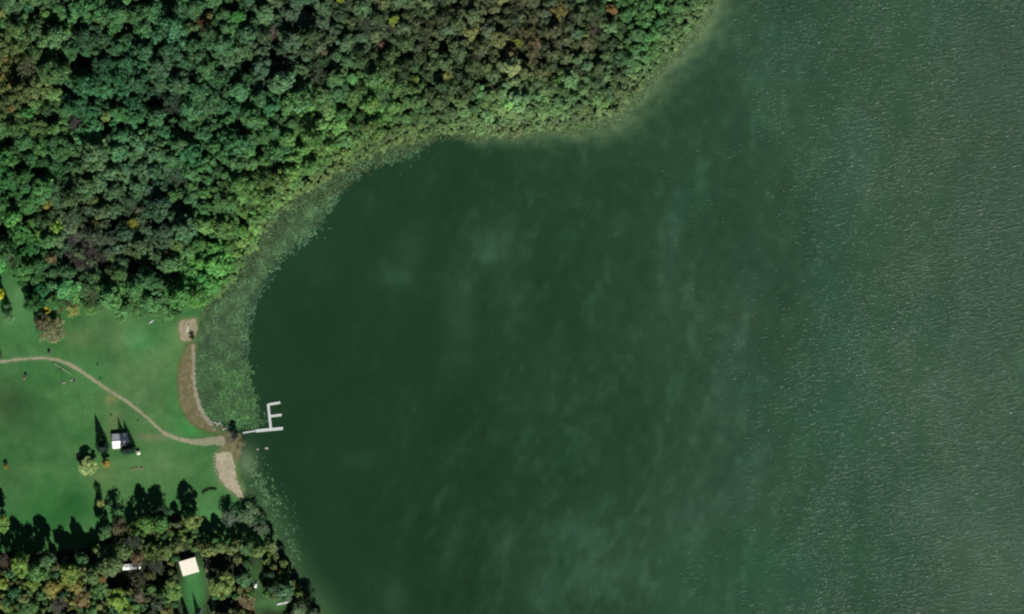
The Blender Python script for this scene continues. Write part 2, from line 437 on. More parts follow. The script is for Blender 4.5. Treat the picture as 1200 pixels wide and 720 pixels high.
# pale wind streaks and mottling put into the colour, drawn out roughly north to south
ca, sa = math.cos(math.radians(14)), math.sin(math.radians(14))
uu = wx * ca + wy * sa; vv = -wx * sa + wy * ca
lane = fbm(uu / 16, vv / 60, 301, 5); mott = fbm(wx / 9, wy / 12, 307, 5); broad = fbm(wx / 90, wy / 120, 311, 3)
amp = (sstep(300, 700, wx) * .75 + .25) * np.interp(wx, [850, 1050], [1, .55])
k_ = (1 + amp * (.11 * (lane - .5) + .20 * (mott - .5)) + .14 * (broad - .5))[:, None]
hue = (fbm(wx / 55, wy / 75, 317, 3) - .5)[:, None] * amp[:, None]
wc = wc * k_ * (1 + hue * np.array([.10, .0, -.06]))
w2l = fbm((wx * .82 + wy * .57) / 14, (-wx * .57 + wy * .82) / 46, 341, 5); wc = wc + (np.clip(w2l - .59, 0, 1) * np.exp(-((wx - 680) / 190) ** 2 - ((wy - 620) / 110) ** 2) * 70)[:, None]
wc = wc + (np.clip(lane * .5 + mott * .6 - .63, 0, 1) * amp * 34)[:, None] * np.array([1.05, 1, 1.05])
# sandy shallows along the north shore, fading with depth
lam = np.interp(wx, [500, 560, 640, 700, 760, 850], [3, 9, 13, 19, 22, 24])
rag = .45 + 1.1 * fbm(wx / 9, wy / 9, 331, 4); g = np.exp(-(np.clip(wsd, 0, None) / (lam * rag)) ** 1.5) * sstep(510, 560, wx) * (wy < 260)
g = (np.clip(g * (.6 + .8 * fbm(wx / 6, wy / 6, 61, 4)), 0, 1) * np.interp(wx, [500, 650, 780], [.8, .95, 1.0]))[:, None]
wc = wc * (1 - g) + np.array([98, 122, 86]) * g
g = np.exp(-(((wx - 289) / 13) ** 2 + ((wy - 543) / 20) ** 2))[:, None] * .9
wc = wc * (1 - g) + np.array([104, 124, 92]) * g
g = (np.exp(-(np.clip(wsd, 0, None) / 22) ** 2) * sstep(545, 580, wy) * .75)[:, None]
wc = wc * (1 - g) + np.array([66, 94, 62]) * g
# weedy water under the lily beds
LILY = smooth_poly([(520, 158), (497, 176), (486, 186), (452, 193), (424, 199), (408, 222), (388, 250), (372, 275), (346, 292), (326, 315), (306, 345), (298, 370), (291, 400),
        (296, 440), (302, 460), (305, 480), (313, 500), (272, 508), (225, 500), (215, 430), (225, 360), (260, 330), (300, 270), (350, 215), (430, 165)], closed=True, k=1)
ld = seg_dist(wx, wy, LILY); lin_in = inside(wx, wy, LILY)
g = (lin_in * sstep(0, 14, ld) * .85)[:, None]
wc = wc * (1 - g) + np.array([58, 84, 56]) * g
chop = sstep(560, 1300, wx + 160 * (fbm(wx / 90, wy / 120, 73, 3) - .5)) * (.35 + 1.5 * fbm(wx / 24, wy / 46, 71, 4)) * sstep(2, 40, wsd) * np.interp(wx, [900, 1200], [1, 1.25])
chop = .03 + .62 * chop
V = np.stack([X(wx), Y(wy), np.zeros_like(wx)], 1)
me = mesh_from("lake_water", V, wF, M['water'], lin(np.clip(wc, 0, 255)) * 1.0, "cover", True)
a = me.attributes.new("chop", 'FLOAT', 'POINT'); a.data.foreach_set("value", chop.astype(np.float32))
link("lake_water", me, kind='structure')

# ------------------------------------------------------------------ path, beach, mud: thin sheets over the ground
def patch(name, mat, test, box, step=.8, lift=.06, rough=4.0):
    xs = np.arange(box[0], box[2] + step, step); ys = np.arange(box[1], box[3] + step, step)
    px, py, F = grid_mesh(xs, ys)
    jx = px + rough * (fbm(px / 3, py / 3, 91) - .5); jy = py + rough * (fbm(px / 3, py / 3, 97) - .5)
    ok = test(jx, jy)
    F = F[ok[F].all(1)]
    used = np.unique(F); mp = np.full(len(px), -1); mp[used] = np.arange(len(used))
    V = np.stack([X(px[used]), Y(py[used]), np.maximum(height(px[used], py[used]) + lift, .02)], 1)
    return link(name, mesh_from(name, V, mp[F], mat, smooth=True), kind='structure')
def ptest(x, y):
    d = seg_dist(x, y, PATH, False)
    wd = np.interp(x, [-60, 20, 60, 88, 110, 180, 215, 240, 262], [2.2, 1.9, 1.7, 2.4, 1.8, 1.9, 2.4, 4.4, 6.0])
    return d < wd * (.75 + .5 * fbm(x / 9, y / 9, 401, 2))
patch("path", M['gravel'], ptest, (-60, 410, 266, 530), .5, .07, 2.4)
patch("beach", M['sand'], lambda x, y: inside(x, y, BEACH), (246, 522, 296, 598), .6, .09)
patch("landing_gravel", M['mud'], lambda x, y: inside(x, y, LANDING), (252, 500, 290, 545), .6, .05)
patch("launch_ramp_sand", M['edge'], lambda x, y: inside(x, y, RAMP), (206, 370, 236, 404), .6, .07, 3.4)
patch("mud_bank", M['mud'], lambda x, y: inside(x, y, BANK), (204, 398, 266, 512), .7, .05)
patch("shingle_strip", M['edge'], lambda x, y: seg_dist(x, y, BANKEDGE, False) < 2.2, (220, 402, 256, 502), .5, .10)
patch("driveway", M['gravel'], lambda x, y: seg_dist(x, y, DRIVE, False) < 1.8, (236, 650, 256, 770), .6, .06, 2.0)

# ------------------------------------------------------------------ tree prototypes
def leaf_quads(P, Nn, size, R):
    """one bent diamond per point: P (n,3) centres, Nn (n,3) normals, size (n,)"""
    n = len(P)
    Nn = Nn / (np.linalg.norm(Nn, axis=1, keepdims=True) + 1e-9)
    up = R.normal(size=(n, 3))
    T = np.cross(Nn, up); T /= np.linalg.norm(T, axis=1, keepdims=True) + 1e-9
    B = np.cross(Nn, T)
    s = size[:, None]
    asp = R.uniform(.55, 1.0, (n, 1))
    V = np.stack([P + T * s, P + B * s * asp + Nn * s * .2, P - T * s, P - B * s * asp + Nn * s * .15], 1).reshape(-1, 3)
    F = np.arange(n * 4).reshape(-1, 4)
    return V, F
def leaf_colors(n, R, warm=.0):
    b = R.lognormal(0, .20, n)
    h = R.normal(0, .08, n)
    return np.clip(np.stack([b * (1 + h + warm), b, b * (1 - h)], 1), .2, 2.2)
def limbs_mesh(mb, pts, h, r, R, bare=False):
    base = h * .42
    mb.tube((0, 0, -.4), (0, 0, base), r * .075, r * .055, 7)
    mb.tube((0, 0, base), (0, 0, h * .72), r * .055, r * .025, 6)
    for p in pts:
        a = Vector((0, 0, R.uniform(base * .8, h * .62))); b = Vector(p)
        m = a.lerp(b, .5) + Vector((0, 0, -.08 * h * R.uniform(0, 1)))
        mb.tube(a, m, r * .035, r * .022, 5); mb.tube(m, b, r * .022, r * .008, 4)
NOM_R, NOM_H = 5.0, 15.0
def proto_broad(seed, n=2100, sparse=1.0, nl=None, leaf=(.30, .62)):
    R = np.random.default_rng(seed)
    nl = nl or int(R.integers(15, 24)); r, h = NOM_R, NOM_H
    ex, ey = R.uniform(.8, 1.15), R.uniform(.8, 1.15)
    lobes = []
    tries = 0
    while len(lobes) < nl and tries < 400:
        tries += 1
        a = R.uniform(0, 2 * math.pi); q = math.sqrt(R.uniform(0, 1)) * .86
        z = h * .62 + h * .31 * (1 - (q / .9) ** 2) * R.uniform(.35, 1.0)
        lr = R.uniform(.17, .36) * r
        c = np.array([q * r * math.cos(a) * ex, q * r * math.sin(a) * ey, z - lr * .6])
        if all(np.linalg.norm((c - o[0]) * [1, 1, .5]) > .52 * max(lr, o[1]) for o in lobes): lobes.append((c, lr))
    for i in range(4):
        a = R.uniform(0, 6.28); q = R.uniform(.0, .35); lobes.append((np.array([q * r * math.cos(a), q * r * math.sin(a), h * R.uniform(.66, .82)]), r * R.uniform(.30, .40)))
    if n > 600:
        for i in range(9):
            a = i * 2 * math.pi / 9 + R.uniform(-.3, .3); q = R.uniform(.45, .72); lobes.append((np.array([q * r * math.cos(a) * ex, q * r * math.sin(a) * ey, h * R.uniform(.26, .48)]), r * R.uniform(.22, .32)))
    Ps, Ns, Ss, Cs = [], [], [], []
    tot = sum(l[1] ** 2 for l in lobes)
    for c, lr in lobes:
        k = int(n * lr ** 2 / tot)
        d = R.normal(size=(k, 3)); d /= np.linalg.norm(d, axis=1, keepdims=True)
        d[:, 2] = np.where(d[:, 2] < -.25, -d[:, 2], d[:, 2])
        rad = lr * (R.uniform(.62, 1.06, (k, 1))) * (1 + .18 * np.sin(d[:, :1] * 7 + seed) * np.cos(d[:, 1:2] * 6))
        P = c + d * rad * np.array([1, 1, .85])
        Ps.append(P); Ns.append(d + R.normal(0, .55, (k, 3)) + np.array([0, 0, .35])); Ss.append(R.uniform(leaf[0], leaf[1], k))
        cc = leaf_colors(k, R) * R.uniform(.84, 1.16) * (1 + np.array([R.normal(0, .06), 0, R.normal(0, .06)]))
        Cs.append(cc)
    P = np.concatenate(Ps); V, F = leaf_quads(P, np.concatenate(Ns), np.concatenate(Ss) * sparse, R)
    mb = MB(); limbs_mesh(mb, [c for c, _ in lobes], h, r, R)
    return V, F, np.concatenate(Cs), mb
def proto_bare(seed, n=420):
    R = np.random.default_rng(seed); r, h = NOM_R, NOM_H
    mb = MB(); tips = []
    mb.tube((0, 0, -.4), (0, 0, h * .5), .36, .22, 7)
    for i in range(11):
        a = R.uniform(0, 6.28); q = R.uniform(.3, .75) * r
        e = Vector((q * math.cos(a), q * math.sin(a), h * R.uniform(.6, .9)))
        s = Vector((0, 0, h * R.uniform(.3, .5))); mb.tube(s, e, .16, .07, 5)
        for j in range(6):
            f = e + Vector((R.normal(0, 1), R.normal(0, 1), R.uniform(.3, 1.3))) * 1.2
            mb.tube(s.lerp(e, R.uniform(.5, 1)), f, .06, .025, 3); tips.append(np.array(f))
            for k in range(2):
                g2 = f + Vector((R.normal(0, 1), R.normal(0, 1), R.uniform(-.1, .8))) * .8
                mb.tube(f, g2, .03, .012, 3); tips.append(np.array(g2))
    tips = np.array(tips)
    P = tips[R.integers(0, len(tips), n)] + R.normal(0, .45, (n, 3))
    V, F = leaf_quads(P, R.normal(0, .6, (n, 3)) + [0, 0, 1], R.uniform(.16, .36, n), R)
    return V, F, leaf_colors(n, R), mb
def proto_conifer(seed, n=1700):
    R = np.random.default_rng(seed); r, h = NOM_R, NOM_H
    t = np.sqrt(R.uniform(0, 1, n)); z = h * (1.0 - .90 * t)
    tier = .80 + .25 * np.abs(np.sin(z * 2.6 + seed))
    a = R.uniform(0, 2 * math.pi, n)
    a = np.round(a * 11 / 6.283 + z) * 6.283 / 11 + R.normal(0, .12, n)
    rad = r * t * .95 * tier * R.uniform(.55, 1.05, n)
    P = np.stack([rad * np.cos(a), rad * np.sin(a), z - .12 * rad], 1)
    Nn = np.stack([np.cos(a) * .6, np.sin(a) * .6, np.full(n, .9)], 1) + R.normal(0, .35, (n, 3))
    V, F = leaf_quads(P, Nn, R.uniform(.22, .5, n), R)
    mb = MB(); mb.tube((0, 0, -.4), (0, 0, h * .97), .3, .03, 7)
    for i in range(26):
        zz = h * R.uniform(.12, .9); aa = R.uniform(0, 6.28); q = r * (1 - zz / h) * .8
        mb.tube((0, 0, zz), (q * math.cos(aa), q * math.sin(aa), zz - .1 * q), .07, .02, 4)
    return V, F, leaf_colors(n, R), mb

PROTO = {}
def make_proto(kind, seed, fn, **kw):
    V, F, C_, mb = fn(seed, **kw)
    crown = mesh_from("crown", V, F, M['foliage'], C_)
    t = bpy.data.meshes.new("trunk"); mb.b.to_mesh(t)
    tv = np.empty(len(t.vertices) * 3, np.float32); t.vertices.foreach_get("co", tv); tv = tv.reshape(-1, 3)
    tf = [tuple(p.vertices) for p in t.polygons]
    t.materials.append(M['bark']); mb.b.free()
    # one joined mesh for the far-off forest mass
    allV = np.concatenate([V, tv]); faces = [tuple(f) for f in F.tolist()] + [tuple(i + len(V) for i in f) for f in tf]
    j = mesh_from("forest_tree", allV, faces, [M['foliage'], M['bark']], np.concatenate([C_, np.ones((len(tf), 3))]), mi=[0] * len(F) + [1] * len(tf))
    PROTO.setdefault(kind, []).append((crown, t, j))
for k in range(9): make_proto('broad', 100 + k, proto_broad)
for k in range(4): make_proto('airy', 200 + k, proto_broad, n=950, leaf=(.22, .48))
for k in range(4): make_proto('bare', 300 + k, proto_bare)
for k in range(4): make_proto('conifer', 400 + k, proto_conifer)
for k in range(5): make_proto('shrub', 500 + k, proto_broad, n=420, nl=6, leaf=(.55, 1.15))

# ------------------------------------------------------------------ where the trees stand
COLOR_PTS = [(20, 20, (80, 112, 68)), (100, 30, (74, 116, 74)), (180, 20, (80, 124, 80)), (200, 60, (64, 100, 76)), (120, 100, (62, 112, 74)), (15, 100, (112, 120, 70)),
    (20, 150, (84, 118, 68)), (20, 200, (70, 128, 70)), (100, 230, (84, 110, 74)), (160, 220, (76, 110, 80)), (250, 200, (78, 124, 74)), (300, 150, (72, 120, 76)),
    (330, 60, (84, 106, 80)), (400, 40, (80, 104, 80)), (400, 100, (86, 122, 76)), (450, 130, (104, 144, 78)), (500, 60, (94, 108, 78)), (560, 60, (102, 110, 80)),
    (620, 60, (108, 110, 80)), (680, 40, (98, 110, 82)), (700, 80, (96, 116, 84)), (740, 20, (88, 134, 82)), (770, 60, (96, 138, 86)), (800, 20, (100, 142, 90)), (650, 120, (100, 138, 88)),
    (580, 135, (118, 150, 96)), (700, 120, (112, 148, 94)), (640, 145, (122, 150, 100)), (540, 145, (110, 146, 88)), (380, 160, (112, 154, 84)), (330, 200, (112, 148, 84)), (290, 250, (102, 144, 80)), (240, 330, (86, 144, 74)),
    (180, 340, (86, 126, 74)), (120, 335, (92, 132, 74)), (20, 290, (86, 138, 74)), (50, 320, (66, 124, 68)), (100, 290, (86, 88, 82)), (180, 290, (78, 104, 78)),
    (450, 30, (96, 112, 78)), (530, 100, (92, 116, 84)), (480, 100, (90, 120, 70)), (260, 60, (72, 112, 72)), (260, 120, (76, 116, 76))]
CP = np.array([(a, b) for a, b, _ in COLOR_PTS], float); CC = np.array([c for _, _, c in COLOR_PTS], float)
def field_color(px, py):
    d2 = ((CP - [px, py]) ** 2).sum(1); w = np.exp(-d2 / (2 * 26 ** 2)) + 1e-9 / (1 + d2)
    return (CC * w[:, None]).sum(0) / w.sum() * [.95, 1.02, .95]
GAPS = [(97, 72, 9), (45, 20, 8), (85, 10, 6), (143, 38, 6), (154, 34, 8), (290, 76, 8), (272, 97, 5), (326, 48, 7), (345, 28, 8), (366, 10, 6), (124, 150, 10), (188, 115, 7),
    (47, 140, 6), (4, 270, 8), (28, 256, 7), (157, 312, 9), (180, 310, 7), (120, 312, 6), (285, 262, 5), (45, 203, 6), (112, 204, 6), (478, 66, 6), (508, 46, 5), (521, 52, 6),
    (660, 40, 6), (640, 72, 6), (566, 96, 6), (612, 66, 6), (335, 115, 7), (365, 153, 4), (250, 12, 6), (240, 62, 5), (215, 62, 5), (135, 262, 7), (10, 165, 6), (75, 100, 5), (88, 108, 5)]
EX = [  # (x, y, crown radius in map units, height m, lit colour, kind, label)
    (2, 17, 9, 17, (158, 156, 74), 'broad', "yellow ochre tree cut by the left frame edge near the top corner"),
    (5, 38, 7, 15, (122, 142, 68), 'broad', "olive yellow tree at the left edge below the yellow ochre corner tree"),
    (36, 9, 7, 16, (58, 124, 80), 'broad', "small cool green tree at the top edge left of the lone bright green tree"),
    (24, 24, 6, 15, (60, 112, 80), 'broad', "small bluish green tree in the dark gap near the upper left corner"),
    (57, 16, 10, 19, (96, 150, 58), 'broad', "lone bright green round tree between black gaps near the upper left corner"),
    (82, 36, 10, 18, (100, 146, 68), 'broad', "yellow green tree right of and below the lone bright green tree"),
    (60, 61, 9, 18, (108, 152, 62), 'broad', "yellow green tree above the first black gap in the upper left forest"),
    (8, 70, 8, 15, (124, 112, 62), 'airy', "brownish olive tree at the left edge above two orange crowns"),
    (2, 88, 5, 13, (190, 150, 92), 'broad', "small salmon orange tree cut by the left frame edge"),
    (13, 88, 5, 13, (192, 166, 88), 'broad', "small golden orange tree just right of the salmon one at the left edge"),
    (16, 100, 6, 14, (170, 152, 78), 'broad', "golden tree below the two small orange crowns at the left edge"),
    (115, 62, 8, 17, (86, 122, 68), 'broad', "compact green tree just right of the largest black gap at upper left"),
    (35, 133, 9, 17, (56, 142, 66), 'broad', "rounded saturated green tree standing alone right of the left edge oranges"),
    (15, 128, 5, 13, (176, 124, 66), 'broad', "small rusty orange tree near the left edge beside the saturated green tree"),
    (126, 135, 8, 16, (142, 154, 78), 'broad', "pale yellow tree on the rim of the deep black gap in the left forest"),
    (78, 130, 9, 18, (84, 134, 72), 'broad', "round mid green tree left of the pale yellow rim tree"),
    (92, 148, 9, 13, (88, 82, 88), 'bare', "leafless mauve tree left of the deep black gap in the left forest"),
    (240, 27, 9, 17, (168, 106, 66), 'airy', "rust orange tree in the upper forest"),
    (247, 21, 5, 17, (170, 146, 74), 'broad', "small golden crown touching the rust orange tree in the upper forest"),
    (225, 33, 9, 16, (94, 122, 68), 'broad', "olive green tree left of and below the rust orange tree"),
    (280, 22, 12, 19, (68, 144, 56), 'broad', "large bright green tree right of the rust orange tree"),
    (268, 70, 9, 18, (104, 134, 98), 'broad', "pale green round tree left of the black gap in the upper middle forest"),
    (208, 157, 6, 16, (132, 148, 118), 'airy', "small pale grey green tree standing out in the middle of the left forest"),
    (448, 53, 9, 14, (152, 104, 96), 'airy', "pinkish brown tree in the upper middle forest"),
    (398, 1, 5, 15, (178, 188, 44), 'broad', "small lemon yellow tree cut by the top edge"),
    (322, 40, 7, 15, (122, 108, 102), 'bare', "greyish pink leafless tree left of the dark gap in the upper forest"),
    (376, 57, 11, 17, (108, 118, 86), 'airy', "large grey olive tree left of the pinkish brown tree"),
    (380, 62, 4, 16, (160, 120, 90), 'airy', "small tan crown at the foot of the large grey olive tree"),
    (462, 24, 8, 16, (142, 164, 50), 'broad', "yellow green tree above the pinkish brown tree"),
    (487, 94, 6, 13, (130, 158, 56), 'broad', "small yellow green tree below and right of the pinkish brown tree"),
    (525, 90, 8, 13, (146, 150, 68), 'broad', "mustard yellow tree among dark gaps in the brown middle wood"),
    (522, 35, 7, 14, (88, 128, 92), 'broad', "cool green tree inside the brown part of the wood"),
    (626, 52, 8, 13, (158, 128, 98), 'airy', "tan tree with a brown rim in the brown part of the wood"),
    (606, 50, 6, 12, (116, 132, 36), 'broad', "mossy yellow green tree left of the tan tree in the brown wood"),
    (655, 13, 11, 14, (138, 124, 60), 'airy', "wide mustard brown tree near the top of the brown wood"),
    (716, 13, 8, 14, (178, 118, 68), 'airy', "orange tree near the top edge where brown wood turns green"),
    (696, 35, 7, 13, (104, 90, 84), 'bare', "mauve brown leafless tree below and left of the orange top tree"),
    (67, 267, 8, 17, (150, 196, 62), 'broad', "brightest lime green round tree in the left forest"),
    (47, 273, 7, 15, (132, 172, 72), 'broad', "lime green tree just left of the brightest lime tree"),
    (85, 267, 8, 17, (122, 148, 104), 'broad', "pale sage tree just right of the brightest lime tree"),
    (57, 239, 6, 15, (172, 148, 56), 'broad', "golden yellow tree above the brightest lime tree"),
    (60, 304, 8, 15, (160, 118, 84), 'airy', "rusty pink tree below the lime trees in the left forest"),
    (112, 262, 9, 16, (120, 106, 42), 'airy', "dark golden brown tree above the mauve leafless patch"),
    (157, 262, 8, 16, (138, 130, 34), 'broad', "olive gold tree right of the mauve leafless patch"),
    (165, 247, 6, 16, (136, 118, 96), 'airy', "small pinkish tan tree touching the olive gold tree"),
    (82, 298, 7, 13, (98, 92, 86), 'bare', "leftmost leafless tree of the mauve patch in the lower left forest"),
    (93, 308, 7, 13, (90, 84, 88), 'bare', "leafless tree at the bottom of the mauve patch in the left forest"),
    (99, 288, 6, 13, (86, 80, 86), 'bare', "leafless tree in the middle of the mauve patch in the left forest"),
    (110, 298, 7, 13, (94, 84, 90), 'bare', "mauve leafless tree right of the patch centre in the left forest"),
    (86, 283, 6, 13, (98, 100, 98), 'bare', "grey leafless tree at the top of the mauve patch in the left forest"),
    (104, 314, 6, 12, (70, 78, 84), 'bare', "dim bluish leafless tree at the lower right of the mauve patch"),
    (121, 303, 6, 13, (82, 84, 84), 'bare', "grey leafless tree at the right end of the mauve patch"),
    (139, 291, 7, 16, (92, 130, 98), 'broad', "pale cool green tree right of the mauve leafless patch"),
    (196, 297, 7, 16, (130, 118, 92), 'airy', "tan tree right of two black gaps in the lower left forest"),
    (207, 287, 8, 17, (112, 146, 76), 'broad', "yellow green tree above and right of the tan tree near black gaps"),
    (233, 308, 10, 17, (90, 158, 66), 'broad', "fresh green tree near the lily bay in the lower forest"),
    (247, 333, 11, 16, (84, 152, 72), 'broad', "big fresh green tree by the lily bay just above the launch ramp"),
    (284, 284, 8, 12, (132, 162, 86), 'broad', "pale yellow green tree on the shore of the lily bay"),
    (276, 297, 7, 11, (124, 156, 82), 'broad', "pale green tree on the bay shore below the pale yellow green one"),
    (50, 343, 13, 15, (38, 104, 56), 'broad', "large dark green tree at the forest edge above the lawn"),
    (55, 362, 5, 8, (186, 178, 52), 'broad', "small yellow tree tucked under the large dark green edge tree"),
    (86, 364, 9, 11, (140, 150, 76), 'airy', "yellow olive tree on the lawn edge right of the tan sparse tree"),
    (71, 362, 6, 13, (96, 112, 62), 'airy', "dim olive tree behind the tan sparse tree on the lawn edge"),
    (61, 386, 17, 11, (118, 124, 84), 'airy', "broad olive tan sparse tree standing out onto the lawn"),
    (50, 377, 10, 15, (92, 96, 66), 'broad', "dark olive brown tree forming the upper left side of the tan tree clump"),  # dark brown crown stands for the shadow beside the tan tree
    (1, 345, 5, 14, (190, 196, 50), 'broad', "yellow tree cut by the left edge at the small clearing"),
    (10, 372, 8, 9, (92, 136, 88), 'airy', "pale green tree on the lawn by the left edge"),
    (8, 358, 5, 15, (60, 100, 60), 'conifer', "slim dark conifer on the clearing by the left edge"),
    (0, 417, 4, 8, (60, 84, 70), 'airy', "small grey green tree on the path where it meets the left edge"),
    (104, 546, 10, 11, (150, 172, 104), 'broad', "pale yellow green tree on the lawn left of the pavilion"),
    (125, 543, 5.5, 13, (160, 146, 76), 'broad', "small golden orange tree just below left of the pavilion"),
    (121, 524, 8.5, 21, (34, 58, 44), 'conifer', "tall dark conifer left of the pavilion with the longest pointed shadow"),
    (147.5, 527, 6.5, 20, (30, 52, 42), 'conifer', "dark conifer right below the pavilion, left one of the pair"),
    (153.5, 526, 7, 17.5, (30, 56, 42), 'conifer', "dark conifer right of the pavilion, right one of the pair"),
    (8, 547, 3, 5, (150, 120, 60), 'airy', "tiny orange brown tree alone on the left lawn"),
    (273, 514, 6, 9, (56, 66, 72), 'bare', "dusky leafless tree at the foot of the dock"),
    (276, 509, 4.5, 9, (40, 58, 48), 'airy', "dark green small tree on the shore at the dock"),
    (225, 395, 3.5, 4, (48, 62, 34), 'airy', "dark low tree at the bottom of the sandy launch ramp"),
    (284, 520, 4, 3, (140, 144, 108), 'bare', "pale twiggy bush on the water edge right of the landing"),
    (281, 529, 4, 2.5, (150, 152, 116), 'bare', "pale twiggy bush on the shore beside the sandy beach top"),
    (2, 612, 10, 21.1, (140, 188, 80), 'broad', "bright lime tree at the left edge beside the long black shadow"),
    (119, 589, 5, 15, (150, 160, 96), 'airy', "small pale tree lit alone inside the black shadow on the lower lawn"),
    (172, 613, 10, 22.4, (104, 166, 74), 'broad', "bright green round tree below the squarish black shadow on the lawn"),
    (188, 613, 9, 22.4, (92, 158, 70), 'broad', "bright green tree right of the round one under the squarish shadow"),
    (190, 598, 7, 16, (52, 96, 66), 'airy', "dim green feathery tree between two shadows on the lower lawn"),
    (226, 609, 9, 23.2, (146, 168, 84), 'broad', "yellow green tree under the narrow tall shadow above the cream roof"),
    (125, 622, 8, 22.4, (84, 142, 84), 'broad', "cool green tree at the top of the southern wood"),
    (141, 616, 9, 23.8, (116, 102, 78), 'airy', "brown tree right of the cool green tree atop the southern wood"),
    (131, 660, 14, 25.1, (108, 136, 84), 'broad', "wide soft olive tree left of the white trailer"),
    (147, 645, 10, 21.1, (108, 138, 78), 'broad', "olive green tree above the white trailer"),
    (163, 653, 8, 19.8, (136, 106, 82), 'airy', "reddish brown tree touching the top of the white trailer"),
    (158, 634, 8, 22.4, (84, 104, 100), 'bare', "grey leafless tree above the reddish brown tree"),
    (180, 646, 9, 21.1, (122, 152, 76), 'broad', "yellow green tree right of the reddish brown tree"),
    (197, 645, 8, 19.8, (128, 156, 82), 'broad', "yellow green tree just left of the cream roof"),
    (211, 640, 6, 18.8, (132, 146, 90), 'airy', "pale olive tree touching the shadow of the cream roof"),
    (165, 698, 7, 17, (146, 126, 116), 'airy', "round mauve grey tree below the white trailer"),
    (163, 680, 10, 18, (84, 82, 66), 'bare', "dark brownish leafless tree right under the white trailer"),
    (177, 673, 6, 23.8, (104, 104, 60), 'airy', "dull olive tree in the shade right of the white trailer"),
    (184, 662, 8, 25.1, (76, 92, 88), 'bare', "grey leafless tree in the shade left of the cream roof"),
    (202, 694, 11, 14, (124, 172, 82), 'broad', "large light green tree below left of the cream roof"),
    (186, 708, 9, 15, (88, 110, 90), 'airy', "grey green tree near the bottom edge left of the shadowed lawn"),
    (196, 718, 8, 14, (140, 132, 72), 'airy', "olive tan tree cut by the bottom edge left of the shadowed lawn"),
    (138, 702, 11, 18, (148, 190, 66), 'broad', "large bright yellow green tree near the bottom edge"),
    (150, 717, 8, 16, (142, 176, 66), 'broad', "yellow green tree cut by the bottom edge beside the large bright one"),
    (27, 661, 11, 25.1, (136, 182, 74), 'broad', "bright yellow green tree at the left of the southern wood front row"),
    (46, 668, 11, 25.1, (96, 154, 76), 'broad', "fresh green tree in the front row of the southern wood"),
    (57, 654, 9, 25.1, (84, 128, 80), 'broad', "grey green tree at the edge of the long black shadow"),
    (38, 684, 8, 17, (132, 170, 66), 'broad', "yellow green tree behind the front row of the southern wood"),
    (4, 655, 9, 23.8, (124, 96, 90), 'bare', "mauve brown leafless tree at the left edge of the southern wood"),
    (4, 683, 9, 17, (156, 180, 68), 'broad', "yellow tree at the left edge of the southern wood"),
    (14, 671, 6, 22.4, (72, 138, 84), 'broad', "small teal green tree between yellow crowns near the left edge"),
    (19, 694, 8, 18, (52, 118, 80), 'broad', "dark teal tree in the lower left corner wood"),
    (31, 700, 8, 17, (134, 146, 86), 'broad', "pale olive round tree near the lower left corner"),
    (10, 705, 7, 16, (70, 122, 76), 'broad', "green tree low in the lower left corner"),
    (1, 708, 6, 15, (158, 170, 74), 'broad', "yellow green crown cut by the left edge at the bottom"),
    (62, 690, 11, 17, (170, 156, 68), 'broad', "large golden tree in the middle of the southern wood"),
    (74, 682, 6, 17, (156, 150, 66), 'broad', "small golden tree just right of the large golden one"),
    (82, 671, 11, 25.1, (140, 170, 68), 'broad', "yellow green tree right of centre in the front row of the southern wood"),
    (90, 684, 9, 17, (160, 146, 64), 'broad', "amber tree behind the yellow green front row tree"),
    (98, 668, 6, 23.8, (146, 156, 80), 'broad', "small pale yellow tree between the front row yellow green and olive trees"),
    (97, 654, 7, 22.4, (76, 134, 84), 'broad', "cool green tree at the right end of the long black shadow"),
    (111, 672, 11, 23.8, (110, 144, 84), 'broad', "broad olive green tree left of the dark hollow by the trailer"),
    (121, 677, 5, 21.1, (188, 138, 80), 'airy', "small orange tree beside the dark hollow below the trailer"),
    (118, 692, 9, 17, (100, 150, 80), 'broad', "mid green tree left of the large bright yellow green tree"),
    (119, 709, 6, 15, (150, 162, 80), 'broad', "slim yellow olive tree near the bottom edge"),
    (99, 703, 11, 16, (154, 124, 80), 'airy', "tan brown tree near the bottom edge of the southern wood"),
    (84, 705, 5, 15, (172, 160, 92), 'broad', "small cream yellow tree left of the tan brown tree at the bottom"),
    (70, 709, 9, 14, (112, 104, 104), 'bare', "mauve grey leafless tree near the bottom edge"),
    (51, 697, 7, 17, (94, 150, 78), 'broad', "green tree below the large golden tree"),
    (36, 715, 13, 17, (84, 134, 66), 'broad', "wide green tree cut by the bottom edge near the left corner"),
    (112, 716, 8, 15, (88, 150, 66), 'broad', "green tree cut by the bottom edge right of the tan brown tree"),
    (245, 643, 8, 20.3, (138, 156, 84), 'broad', "yellow olive tree just right of the cream roof"),
    (259, 640, 8, 20.3, (128, 158, 84), 'broad', "second yellow olive tree right of the cream roof in the hedgerow"),
    (274, 641, 8, 21.8, (134, 152, 88), 'broad', "olive tree in the middle of the hedgerow by the lake"),
    (290, 640, 9, 21.8, (92, 140, 82), 'broad', "green tree in the hedgerow near its lake end"),
    (303, 644, 8, 18.8, (126, 160, 84), 'broad', "yellow green tree near the lake end of the hedgerow"),
    (318, 640, 7, 15.9, (142, 160, 98), 'broad', "pale green tree at the lake end of the hedgerow"),
    (281, 655, 8, 17.4, (124, 138, 90), 'airy', "pale olive tree below the hedgerow near the round black shadow"),
    (270, 606, 10, 12, (92, 116, 104), 'airy', "bluish grey thin tree on the black shadow above the hedgerow"),
    (292, 604, 12, 10, (112, 146, 108), 'airy', "pale teal sparse tree by the lake above the hedgerow"),
    (306, 619, 9, 13, (96, 122, 100), 'airy', "grey green sparse tree leaning over the lake shore above the hedgerow"),
